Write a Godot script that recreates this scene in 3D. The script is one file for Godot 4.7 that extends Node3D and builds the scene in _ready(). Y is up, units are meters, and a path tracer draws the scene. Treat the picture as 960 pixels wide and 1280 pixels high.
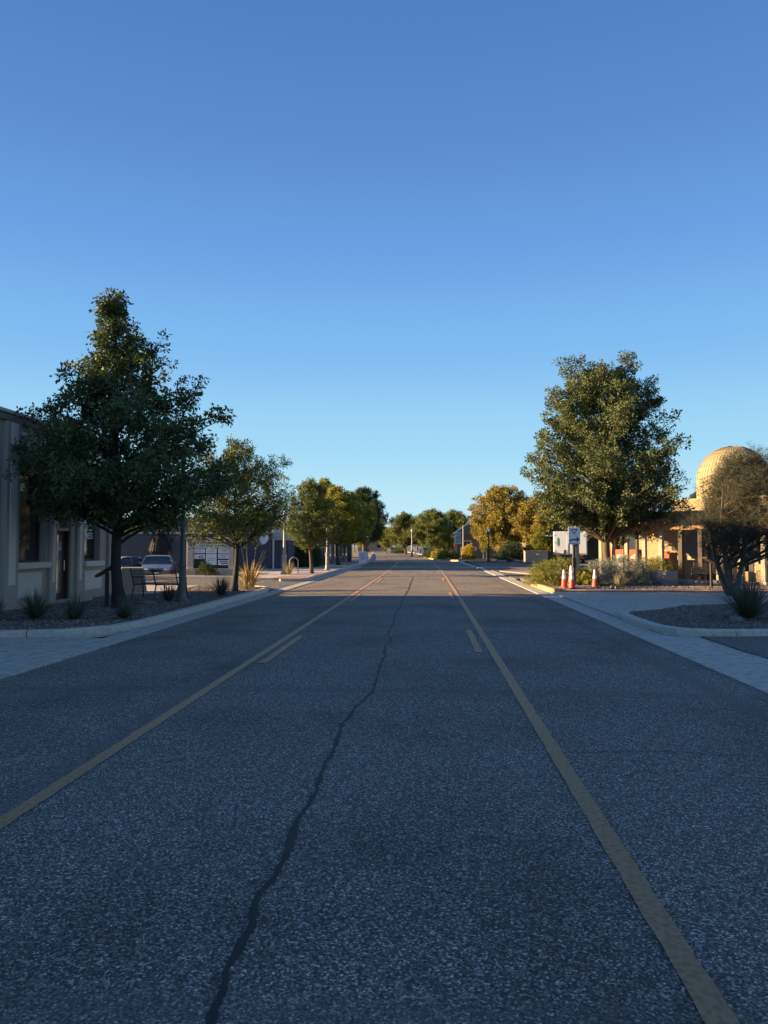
extends Node3D
# A quiet small-town main street just after sunrise: the sun stands low beyond the west side of the road.

var rng := RandomNumberGenerator.new()
var M := {}
var taken := {}
var oak_sprays := []
var olive_sprays := []
var gold_sprays := []
var rust_sprays := []
var lime_sprays := []
var yellow_sprays := []
var mesquite_sprays := []
var sage_sprays := []
var deep_sprays := []

# ------------------------------------------------------------------ naming and tagging
func numbered(called: String) -> String:
	if not taken.has(called):
		taken[called] = 0
		return called
	taken[called] += 1
	return "%s_%03d" % [called, taken[called]]

func tag(o: Node, label: String, category: String, group := "", kind := "") -> Node:
	if label: o.set_meta("label", label)
	if category: o.set_meta("category", category)
	if group: o.set_meta("group", group)
	if kind: o.set_meta("kind", kind)
	return o

func thing(called: String, label: String, category: String, at := Vector3.ZERO, turn := 0.0, group := "") -> Node3D:
	var o := Node3D.new()
	o.name = numbered(called)
	add_child(o)
	o.position = at
	o.rotation.y = turn
	tag(o, label, category, group)
	return o

func dup(root: Node3D, at: Vector3, turn: float, label: String, size := 1.0) -> Node3D:
	var r: Node3D = root.duplicate()
	r.name = numbered(str(root.name).rstrip("0123456789").rstrip("_"))
	add_child(r)
	r.position = at
	r.rotation.y = turn
	r.scale = Vector3.ONE * size
	r.set_meta("label", label)
	return r

func structure(called: String, label := "", category := "") -> Node3D:
	var o := Node3D.new()
	o.name = numbered(called)
	add_child(o)
	tag(o, label, category, "", "structure")
	return o

func mesh_node(called: String, mesh: Mesh, m: Material, parent: Node = null) -> MeshInstance3D:
	var o := MeshInstance3D.new()
	o.mesh = mesh
	o.material_override = m
	if parent == null:
		o.name = numbered(called)
		add_child(o)
	else:
		o.name = called
		parent.add_child(o, true)
	return o

func begin() -> SurfaceTool:
	var st := SurfaceTool.new()
	st.begin(Mesh.PRIMITIVE_TRIANGLES)
	return st

func build(called: String, st: SurfaceTool, m: Material, parent: Node = null) -> MeshInstance3D:
	return mesh_node(called, st.commit(), m, parent)

# ------------------------------------------------------------------ shapes
func tri(st: SurfaceTool, a: Vector3, b: Vector3, c: Vector3, out: Vector3) -> void:
	var n := (c - a).cross(b - a)
	if n.dot(out) < 0.0:
		var s := b
		b = c
		c = s
		n = -n
	n = n.normalized()
	for p in [a, b, c]:
		st.set_normal(n)
		st.add_vertex(p)

func quad(st: SurfaceTool, a: Vector3, b: Vector3, c: Vector3, d: Vector3, out: Vector3) -> void:
	tri(st, a, b, c, out)
	tri(st, a, c, d, out)

func add_box(st: SurfaceTool, centre: Vector3, size: Vector3, basis := Basis.IDENTITY, bevel := 0.0) -> void:
	var h := size * 0.5
	var b := minf(bevel, minf(h.x, minf(h.y, h.z)) * 0.6)
	if b <= 0.0:
		for ax in 3:
			for s in [-1.0, 1.0]:
				var n := Vector3.ZERO
				n[ax] = s
				var u := Vector3.ZERO
				var v := Vector3.ZERO
				u[(ax + 1) % 3] = h[(ax + 1) % 3]
				v[(ax + 2) % 3] = h[(ax + 2) % 3]
				var c := n * h[ax]
				quad(st, centre + basis * (c - u - v), centre + basis * (c + u - v), centre + basis * (c + u + v), centre + basis * (c - u + v), basis * n)
		return
	var at := func(sx: float, sy: float, sz: float, ax: int) -> Vector3:
		var p := Vector3(sx * h.x, sy * h.y, sz * h.z)
		for k in 3:
			if k != ax:
				p[k] -= signf(p[k]) * b
		return centre + basis * p
	for ax in 3:
		for s in [-1.0, 1.0]:
			var q := []
			for pair in [[-1, -1], [1, -1], [1, 1], [-1, 1]]:
				var sg := Vector3.ZERO
				sg[ax] = s
				sg[(ax + 1) % 3] = pair[0]
				sg[(ax + 2) % 3] = pair[1]
				q.append(at.call(sg.x, sg.y, sg.z, ax))
			var n := Vector3.ZERO
			n[ax] = s
			quad(st, q[0], q[1], q[2], q[3], basis * n)
	for ax in 3:
		for s1 in [-1.0, 1.0]:
			for s2 in [-1.0, 1.0]:
				var a1 := (ax + 1) % 3
				var a2 := (ax + 2) % 3
				var lo := Vector3.ZERO
				lo[ax] = -1
				lo[a1] = s1
				lo[a2] = s2
				var hi := lo
				hi[ax] = 1
				var n := Vector3.ZERO
				n[a1] = s1
				n[a2] = s2
				quad(st, at.call(lo.x, lo.y, lo.z, a1), at.call(hi.x, hi.y, hi.z, a1), at.call(hi.x, hi.y, hi.z, a2), at.call(lo.x, lo.y, lo.z, a2), basis * n)
	for sx in [-1.0, 1.0]:
		for sy in [-1.0, 1.0]:
			for sz in [-1.0, 1.0]:
				tri(st, at.call(sx, sy, sz, 0), at.call(sx, sy, sz, 1), at.call(sx, sy, sz, 2), basis * Vector3(sx, sy, sz))

func box(called: String, parent: Node, centre: Vector3, size: Vector3, m: Material, bevel := 0.0, basis := Basis.IDENTITY) -> MeshInstance3D:
	var st := begin()
	add_box(st, centre, size, basis, bevel)
	return build(called, st, m, parent)

func add_tube(st: SurfaceTool, pts: Array, radii: Array, sides := 8, capped := true, color := Color.WHITE) -> void:
	var n := pts.size()
	var rings := []
	var ref := Vector3(0.31, 0.17, 0.93).normalized()
	for i in n:
		var d: Vector3 = (pts[mini(i + 1, n - 1)] - pts[maxi(i - 1, 0)]).normalized()
		var side := d.cross(ref)
		if side.length() < 0.05:
			side = d.cross(Vector3.RIGHT)
		side = side.normalized()
		var up := side.cross(d)
		var ring := []
		for k in sides + 1:
			var a := TAU * k / sides
			ring.append(side * cos(a) + up * sin(a))
		rings.append(ring)
	for i in n - 1:
		for k in sides:
			var n00: Vector3 = rings[i][k]
			var n01: Vector3 = rings[i][k + 1]
			var n10: Vector3 = rings[i + 1][k]
			var n11: Vector3 = rings[i + 1][k + 1]
			var a: Vector3 = pts[i] + n00 * radii[i]
			var b: Vector3 = pts[i] + n01 * radii[i]
			var c: Vector3 = pts[i + 1] + n11 * radii[i + 1]
			var d2: Vector3 = pts[i + 1] + n10 * radii[i + 1]
			var order := [[a, n00], [b, n01], [c, n11], [a, n00], [c, n11], [d2, n10]]
			if (c - a).cross(b - a).dot(n00 + n01) < 0.0:
				order = [[a, n00], [c, n11], [b, n01], [a, n00], [d2, n10], [c, n11]]
			for v in order:
				st.set_color(color)
				st.set_normal(v[1])
				st.add_vertex(v[0])
	if capped:
		for e in [0, n - 1]:
			if radii[e] < 0.004:
				continue
			var out: Vector3 = (pts[0] - pts[1]) if e == 0 else (pts[n - 1] - pts[n - 2])
			for k in sides:
				st.set_color(color)
				tri(st, pts[e], pts[e] + rings[e][k] * radii[e], pts[e] + rings[e][k + 1] * radii[e], out)

func tube(called: String, parent: Node, pts: Array, radii: Array, m: Material, sides := 10) -> MeshInstance3D:
	var st := begin()
	add_tube(st, pts, radii, sides)
	return build(called, st, m, parent)

# A vertical prism over a polygon in x and z
func add_prism(st: SurfaceTool, poly: PackedVector2Array, low: float, high: float) -> void:
	var idx := Geometry2D.triangulate_polygon(poly)
	for y in [low, high]:
		for i in range(0, idx.size(), 3):
			var a := poly[idx[i]]
			var b := poly[idx[i + 1]]
			var c := poly[idx[i + 2]]
			tri(st, Vector3(a.x, y, a.y), Vector3(b.x, y, b.y), Vector3(c.x, y, c.y), Vector3.UP if y == high else Vector3.DOWN)
	var clockwise := Geometry2D.is_polygon_clockwise(poly)
	for i in poly.size():
		var a := poly[i]
		var b := poly[(i + 1) % poly.size()]
		var d := (b - a)
		var out := Vector3(d.y, 0, -d.x) * (-1.0 if clockwise else 1.0)
		quad(st, Vector3(a.x, low, a.y), Vector3(b.x, low, b.y), Vector3(b.x, high, b.y), Vector3(a.x, high, a.y), out)

func prism(called: String, parent: Node, pts: Array, low: float, high: float, m: Material) -> MeshInstance3D:
	var st := begin()
	add_prism(st, PackedVector2Array(pts), low, high)
	return build(called, st, m, parent)

# A plate in the x-y plane with thickness along z, outline as points
func add_plate(st: SurfaceTool, poly: PackedVector2Array, z0: float, z1: float, basis := Basis.IDENTITY, origin := Vector3.ZERO) -> void:
	var idx := Geometry2D.triangulate_polygon(poly)
	for z in [z0, z1]:
		for i in range(0, idx.size(), 3):
			var q := []
			for k in 3:
				var p := poly[idx[i + k]]
				q.append(origin + basis * Vector3(p.x, p.y, z))
			tri(st, q[0], q[1], q[2], basis * (Vector3.BACK if z == maxf(z0, z1) else Vector3.FORWARD))
	var clockwise := Geometry2D.is_polygon_clockwise(poly)
	for i in poly.size():
		var a := poly[i]
		var b := poly[(i + 1) % poly.size()]
		var d := b - a
		var out := Vector3(d.y, -d.x, 0) * (-1.0 if clockwise else 1.0)
		quad(st, origin + basis * Vector3(a.x, a.y, z0), origin + basis * Vector3(b.x, b.y, z0), origin + basis * Vector3(b.x, b.y, z1), origin + basis * Vector3(a.x, a.y, z1), basis * out)

func plate(called: String, parent: Node, pts: Array, z0: float, z1: float, m: Material, basis := Basis.IDENTITY, origin := Vector3.ZERO) -> MeshInstance3D:
	var st := begin()
	add_plate(st, PackedVector2Array(pts), z0, z1, basis, origin)
	return build(called, st, m, parent)

func add_lathe(st: SurfaceTool, prof: Array, sides: int, at := Vector3.ZERO) -> void:
	for i in prof.size() - 1:
		var p: Vector2 = prof[i]
		var q: Vector2 = prof[i + 1]
		var nn := Vector2(q.y - p.y, p.x - q.x).normalized()
		for k in sides:
			var a0 := TAU * k / sides
			var a1 := TAU * (k + 1) / sides
			var d0 := Vector3(cos(a0), 0, sin(a0))
			var d1 := Vector3(cos(a1), 0, sin(a1))
			var v := [at + d0 * p.x + Vector3.UP * p.y, at + d1 * p.x + Vector3.UP * p.y, at + d1 * q.x + Vector3.UP * q.y, at + d0 * q.x + Vector3.UP * q.y]
			var ns := [d0 * nn.x + Vector3.UP * nn.y, d1 * nn.x + Vector3.UP * nn.y, d1 * nn.x + Vector3.UP * nn.y, d0 * nn.x + Vector3.UP * nn.y]
			var flip: bool = (v[2] - v[0]).cross(v[1] - v[0]).dot(ns[0] + ns[1]) < 0.0
			if (v[1] - v[0]).length() < 1e-5:
				flip = (v[3] - v[0]).cross(v[2] - v[0]).dot(ns[0] + ns[1]) < 0.0
			for o in ([0, 2, 1, 0, 3, 2] if flip else [0, 1, 2, 0, 2, 3]):
				st.set_normal(ns[o])
				st.add_vertex(v[o])

func lathe(called: String, parent: Node, prof: Array, m: Material, sides := 20, at := Vector3.ZERO) -> MeshInstance3D:
	var st := begin()
	add_lathe(st, prof, sides, at)
	return build(called, st, m, parent)

func lettering(called: String, parent: Node, text: String, high: float, m: Material, at: Vector3, basis := Basis.IDENTITY, squeeze := 1.0, bold := true, serif := false) -> MeshInstance3D:
	var t := TextMesh.new()
	var fnt := SystemFont.new()
	fnt.font_names = PackedStringArray(["Droid Serif" if serif else "Droid Sans"])
	fnt.font_weight = 700 if bold else 400
	t.font = fnt
	t.text = text
	t.font_size = 64
	t.pixel_size = high / 46.0
	t.depth = 0.006
	t.curve_step = 2.0
	var o := mesh_node(called, t, m, parent)
	o.transform = Transform3D(basis * Basis.from_scale(Vector3(squeeze, 1, 1)), at)
	return o

# ------------------------------------------------------------------ materials
func noise(freq: float, kind := FastNoiseLite.TYPE_SIMPLEX_SMOOTH, octaves := 4, sd := 1) -> FastNoiseLite:
	var n := FastNoiseLite.new()
	n.seed = sd
	n.noise_type = kind
	n.frequency = freq
	n.fractal_octaves = octaves
	return n

func noise_texture(n: FastNoiseLite, size: int, stops: Array, as_bump := false) -> NoiseTexture2D:
	var t := NoiseTexture2D.new()
	t.width = size
	t.height = size
	t.seamless = true
	t.generate_mipmaps = false
	t.noise = n
	if not as_bump:
		var g := Gradient.new()
		var offs := PackedFloat32Array()
		var cols := PackedColorArray()
		for s in stops:
			offs.append(s[0])
			cols.append(s[1].linear_to_srgb())
		g.offsets = offs
		g.colors = cols
		t.color_ramp = g
	return t

func grey(v: float) -> Color:
	return Color(v, v, v)

func paint(called: String, c: Color, rough := 0.7, tex: Texture2D = null, scale := 1.0, bump: Texture2D = null, bump_cm := 0.0, specular := 0.5) -> StandardMaterial3D:
	var m := StandardMaterial3D.new()
	m.resource_name = called
	m.albedo_color = c.linear_to_srgb()
	m.roughness = rough
	m.metallic_specular = specular
	if tex or bump:
		m.albedo_texture = tex
		m.uv1_triplanar = true
		m.uv1_world_triplanar = true
		m.uv1_scale = Vector3.ONE * scale
	if bump:
		m.heightmap_enabled = true
		m.heightmap_texture = bump
		m.heightmap_scale = bump_cm
	M[called] = m
	return m

func make_materials() -> void:
	var cells := noise(0.33, FastNoiseLite.TYPE_CELLULAR, 1, 7)
	cells.fractal_type = FastNoiseLite.FRACTAL_NONE
	cells.cellular_return_type = FastNoiseLite.RETURN_CELL_VALUE
	cells.cellular_jitter = 1.0
	# chip-seal aggregate: dark binder between grey, tan and pale stones
	var stones := noise_texture(cells, 2048, [[0.0, Color(0.045, 0.042, 0.04)], [0.38, Color(0.09, 0.085, 0.08)], [0.66, Color(0.158, 0.148, 0.136)], [0.85, Color(0.27, 0.252, 0.23)], [0.95, Color(0.44, 0.41, 0.375)], [1.0, Color(0.68, 0.65, 0.6)]])
	var dist := noise(0.33, FastNoiseLite.TYPE_CELLULAR, 1, 7)
	dist.fractal_type = FastNoiseLite.FRACTAL_NONE
	dist.cellular_return_type = FastNoiseLite.RETURN_DISTANCE
	dist.cellular_jitter = 1.0
	var stone_relief := noise_texture(dist, 2048, [], true)
	var fine := noise_texture(noise(0.05, FastNoiseLite.TYPE_SIMPLEX_SMOOTH, 5, 3), 1024, [[0.0, grey(0.74)], [0.5, grey(0.88)], [1.0, grey(1.0)]])
	var fine_relief := noise_texture(noise(0.09, FastNoiseLite.TYPE_SIMPLEX_SMOOTH, 4, 5), 1024, [], true)
	var blot := noise_texture(noise(0.012, FastNoiseLite.TYPE_SIMPLEX_SMOOTH, 6, 9), 1024, [[0.0, grey(0.55)], [0.42, grey(0.8)], [0.6, grey(0.93)], [1.0, grey(1.0)]])
	var gravel_cells := noise(0.09, FastNoiseLite.TYPE_CELLULAR, 1, 17)
	gravel_cells.fractal_type = FastNoiseLite.FRACTAL_NONE
	gravel_cells.cellular_return_type = FastNoiseLite.RETURN_CELL_VALUE
	var pebbles := noise_texture(gravel_cells, 1024, [[0.0, Color(0.07, 0.055, 0.045)], [0.4, Color(0.15, 0.12, 0.095)], [0.75, Color(0.25, 0.205, 0.16)], [1.0, Color(0.4, 0.34, 0.28)]])
	var pebble_dist := noise(0.09, FastNoiseLite.TYPE_CELLULAR, 1, 17)
	pebble_dist.fractal_type = FastNoiseLite.FRACTAL_NONE
	var pebble_relief := noise_texture(pebble_dist, 1024, [], true)
	var bark_n := noise(0.03, FastNoiseLite.TYPE_SIMPLEX_SMOOTH, 4, 21)
	var bark := noise_texture(bark_n, 512, [[0.0, grey(0.35)], [0.5, grey(0.75)], [1.0, grey(1.0)]])

	var a := paint("asphalt", Color(1.4, 1.25, 1.12), 0.88, stones, 1.0 / 6.0, stone_relief, 0.9, 0.4)
	a.heightmap_flip_texture = true
	var scuffs := noise_texture(noise(0.006, FastNoiseLite.TYPE_SIMPLEX_SMOOTH, 6, 23), 1024, [[0.0, grey(0.62)], [0.35, grey(0.86)], [0.55, grey(0.97)], [1.0, grey(1.0)]])
	a.detail_enabled = true
	a.detail_blend_mode = BaseMaterial3D.BLEND_MODE_MUL
	a.detail_albedo = scuffs
	a.detail_uv_layer = BaseMaterial3D.DETAIL_UV_2
	a.uv2_triplanar = true
	a.uv2_world_triplanar = true
	a.uv2_scale = Vector3.ONE / 17.0
	paint("lot_asphalt", Color(1.0, 0.96, 0.92), 0.9, stones, 1.0 / 5.0, stone_relief, 0.7, 0.4)
	paint("tar_and_shadow", Color(0.024, 0.024, 0.025), 0.6, fine, 2.0, fine_relief, 0.5, 0.4)
	var y := paint("road_yellow", Color(0.6, 0.345, 0.17), 0.75, blot, 1.7, stone_relief, 0.35)
	y.heightmap_flip_texture = true
	paint("kerb_yellow", Color(0.46, 0.34, 0.14), 0.7, blot, 0.8)
	paint("concrete", Color(0.53, 0.46, 0.38), 0.85, blot, 0.35, fine_relief, 0.5)
	paint("concrete_pale", Color(0.6, 0.525, 0.435), 0.85, blot, 0.5, fine_relief, 0.5)
	paint("concrete_dark", Color(0.46, 0.4, 0.335), 0.88, blot, 0.45, fine_relief, 0.5)
	paint("brick_paving", Color(0.42, 0.25, 0.17), 0.88, blot, 0.8, fine_relief, 0.5)
	paint("gravel_bed", Color(0.85, 0.82, 0.8), 0.95, pebbles, 0.6, pebble_relief, 3.0)
	paint("earth", Color(0.25, 0.18, 0.12), 0.95, blot, 0.08, fine_relief, 2.0)
	var st := paint("stones", Color(1, 1, 1), 0.9)
	st.vertex_color_use_as_albedo = true
	paint("boulder", Color(0.3, 0.29, 0.28), 0.9, blot, 1.3, fine_relief, 2.0)
	paint("taupe_stucco", Color(0.48, 0.41, 0.35), 0.9, fine, 0.7, fine_relief, 0.6)
	paint("dark_stucco", Color(0.25, 0.205, 0.17), 0.9, fine, 0.7, fine_relief, 0.6)
	paint("pale_stucco", Color(0.8, 0.73, 0.65), 0.9, fine, 0.9, fine_relief, 0.5)
	paint("cream_stucco", Color(0.33, 0.265, 0.15), 0.9, blot, 0.5, fine_relief, 0.8)
	paint("cream_trim", Color(0.36, 0.3, 0.19), 0.85, blot, 0.9, fine_relief, 0.5)
	paint("charcoal", Color(0.075, 0.082, 0.1), 0.85, fine, 0.5, fine_relief, 0.5)
	paint("slate_wall", Color(0.15, 0.15, 0.155), 0.85, fine, 0.5, fine_relief, 0.5)
	paint("cap_metal", Color(0.45, 0.44, 0.42), 0.5)
	paint("white_paint", Color(0.76, 0.75, 0.73), 0.6, fine, 0.6)
	paint("sign_white", Color(0.78, 0.79, 0.8), 0.45)
	paint("sign_grey_print", Color(0.35, 0.4, 0.52), 0.5)
	paint("black_paint", Color(0.018, 0.018, 0.02), 0.45)
	paint("dark_metal", Color(0.035, 0.035, 0.038), 0.5)
	paint("pole_grey", Color(0.3, 0.29, 0.27), 0.5, fine, 1.0)
	paint("pole_green", Color(0.13, 0.135, 0.125), 0.55, fine, 1.0)
	paint("sage_panel", Color(0.35, 0.4, 0.34), 0.6)
	paint("door_wood", Color(0.085, 0.04, 0.024), 0.5, bark, 0.8)
	paint("post_dark", Color(0.05, 0.032, 0.023), 0.7, fine, 1.2)
	paint("post_pale", Color(0.34, 0.29, 0.21), 0.75, fine, 1.2)
	paint("beam_tan", Color(0.28, 0.165, 0.07), 0.75, fine, 0.9)
	paint("roof_tile", Color(0.22, 0.085, 0.05), 0.8, blot, 0.8)
	paint("roof_grey", Color(0.13, 0.115, 0.105), 0.85, blot, 0.6)
	paint("mural_red", Color(0.42, 0.075, 0.035), 0.75, blot, 0.7)
	paint("mural_print", Color(0.62, 0.55, 0.45), 0.75, blot, 1.2)
	paint("terracotta", Color(0.38, 0.15, 0.08), 0.8, fine, 1.0)
	paint("bark", Color(0.13, 0.095, 0.07), 0.95, bark, 2.0, bark, 3.0)
	paint("bark_dark", Color(0.055, 0.045, 0.04), 0.95, bark, 2.0, bark, 2.0)
	paint("bark_pale", Color(0.3, 0.24, 0.18), 0.95, bark, 2.0, bark, 2.0)
	paint("cone_orange", Color(0.62, 0.045, 0.016), 0.5, blot, 1.5)
	paint("cone_band", Color(0.78, 0.76, 0.72), 0.4, blot, 1.5)
	paint("rubber", Color(0.025, 0.025, 0.026), 0.85)
	paint("brown_brick", Color(0.15, 0.105, 0.085), 0.9, blot, 0.8)
	paint("box_tan", Color(0.36, 0.28, 0.2), 0.65, fine, 0.8)
	paint("red_print", Color(0.45, 0.03, 0.04), 0.5)
	paint("teal_cloth", Color(0.13, 0.3, 0.33), 0.85)
	paint("green_print", Color(0.05, 0.18, 0.07), 0.6)
	paint("truck_white", Color(0.62, 0.66, 0.7), 0.45, fine, 0.5)
	paint("awning_cloth", Color(0.022, 0.02, 0.02), 0.9, fine, 1.0)
	paint("blue_roof", Color(0.24, 0.36, 0.45), 0.5)
	var car := paint("car_silver", Color(0.2, 0.21, 0.22), 0.3)
	car.metallic = 0.5
	car.clearcoat_enabled = true
	car.clearcoat = 0.8
	var car2 := paint("car_navy", Color(0.2, 0.22, 0.25), 0.3)
	car2.metallic = 0.4
	car2.clearcoat_enabled = true
	car2.clearcoat = 0.8
	var car3 := paint("car_black", Color(0.02, 0.021, 0.024), 0.3)
	car3.clearcoat_enabled = true
	car3.clearcoat = 0.8
	paint("car_glass", Color(0.03, 0.035, 0.04), 0.06)
	paint("lamp_glass", Color(0.75, 0.75, 0.72), 0.15)
	paint("tail_red", Color(0.35, 0.015, 0.012), 0.2)
	var chrome := paint("chrome", Color(0.6, 0.6, 0.6), 0.25)
	chrome.metallic = 0.9
	var glass := paint("window_glass", Color(0.05, 0.06, 0.07), 0.05)
	glass.transparency = BaseMaterial3D.TRANSPARENCY_ALPHA
	glass.albedo_color.a = 0.3
	var dg := paint("door_glass", Color(0.5, 0.56, 0.58), 0.12)
	dg.metallic = 0.75
	paint("mirror_glass", Color(0.1, 0.13, 0.15), 0.08)
	paint("room_paint", Color(0.4, 0.37, 0.34), 0.9)
	paint("curtain", Color(0.3, 0.34, 0.34), 0.9)
	var neon := paint("neon_blue", Color(0.05, 0.03, 0.6), 0.4)
	neon.emission_enabled = true
	neon.emission = Color(0.12, 0.08, 1.0)
	neon.emission_energy_multiplier = 0.9
	var leaf := paint("leaf", Color(1, 1, 1), 0.65)
	leaf.metallic_specular = 0.35
	leaf.vertex_color_use_as_albedo = true
	leaf.backlight_enabled = true
	leaf.backlight = Color(0.55, 0.6, 0.3)
	var blade := paint("blade", Color(1, 1, 1), 0.65)
	blade.vertex_color_use_as_albedo = true

# ------------------------------------------------------------------ plants
func add_leaf(st: SurfaceTool, base: Vector3, dir: Vector3, side: Vector3, length: float, width: float, c: Color) -> void:
	var up := side.cross(dir).normalized()
	var mid := base + dir * length * 0.48 + up * length * 0.06
	var tip := base + dir * length
	var l := mid + side * width * 0.5
	var r := mid - side * width * 0.5
	for t in [[base, l, tip], [base, tip, r]]:
		var n: Vector3 = (t[2] - t[0]).cross(t[1] - t[0]).normalized()
		for p in t:
			st.set_color(c)
			st.set_normal(n)
			st.add_vertex(p)

func make_sprays(palette: Array, leaves: int, leaf_len: float, leaf_wide: float, spread: float, length: float, twig: Color, variants := 6) -> Array:
	var out := []
	for v in variants:
		var st := begin()
		var bend := Vector3(rng.randf_range(-0.12, 0.12), 0, rng.randf_range(-0.12, 0.12))
		add_tube(st, [Vector3.ZERO, Vector3(0, length * 0.5, 0) + bend * 0.4, Vector3(0, length, 0) + bend], [0.006, 0.004, 0.002], 3, false, twig)
		for i in leaves:
			var u := sqrt(rng.randf())
			var p := Vector3(0, length * u, 0) + bend * u * u
			var a := rng.randf() * TAU
			var r := spread * rng.randf() * (1.15 - 0.6 * u)
			var radial := Vector3(cos(a), 0, sin(a))
			var dir := (radial * rng.randf_range(0.5, 1.2) + Vector3(rng.randf_range(-0.3, 0.3), rng.randf_range(-0.15, 0.9), rng.randf_range(-0.3, 0.3))).normalized()
			var side := dir.cross(Vector3(rng.randf_range(-1, 1), rng.randf_range(-1, 1), rng.randf_range(-1, 1))).normalized()
			var k := rng.randi() % palette.size()
			var c: Color = palette[k] * rng.randf_range(0.75, 1.25)
			add_leaf(st, p + radial * r + Vector3(0, rng.randf_range(-0.03, 0.05), 0), dir, side, leaf_len * rng.randf_range(0.7, 1.25), leaf_wide * rng.randf_range(0.7, 1.2), c)
		out.append(st.commit())
	return out

func aim(dir: Vector3, roll: float, size: float) -> Basis:
	var y := dir.normalized()
	var x := y.cross(Vector3(0.2, 0.3, 0.93)).normalized()
	var b := Basis(x, y, x.cross(y))
	return b.rotated(y, roll).scaled(Vector3.ONE * size)

func at_profile(prof: Array, t: float) -> float:
	for i in prof.size() - 1:
		if t <= prof[i + 1][0]:
			return lerpf(prof[i][1], prof[i + 1][1], (t - prof[i][0]) / maxf(prof[i + 1][0] - prof[i][0], 1e-4))
	return prof[-1][1]

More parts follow.
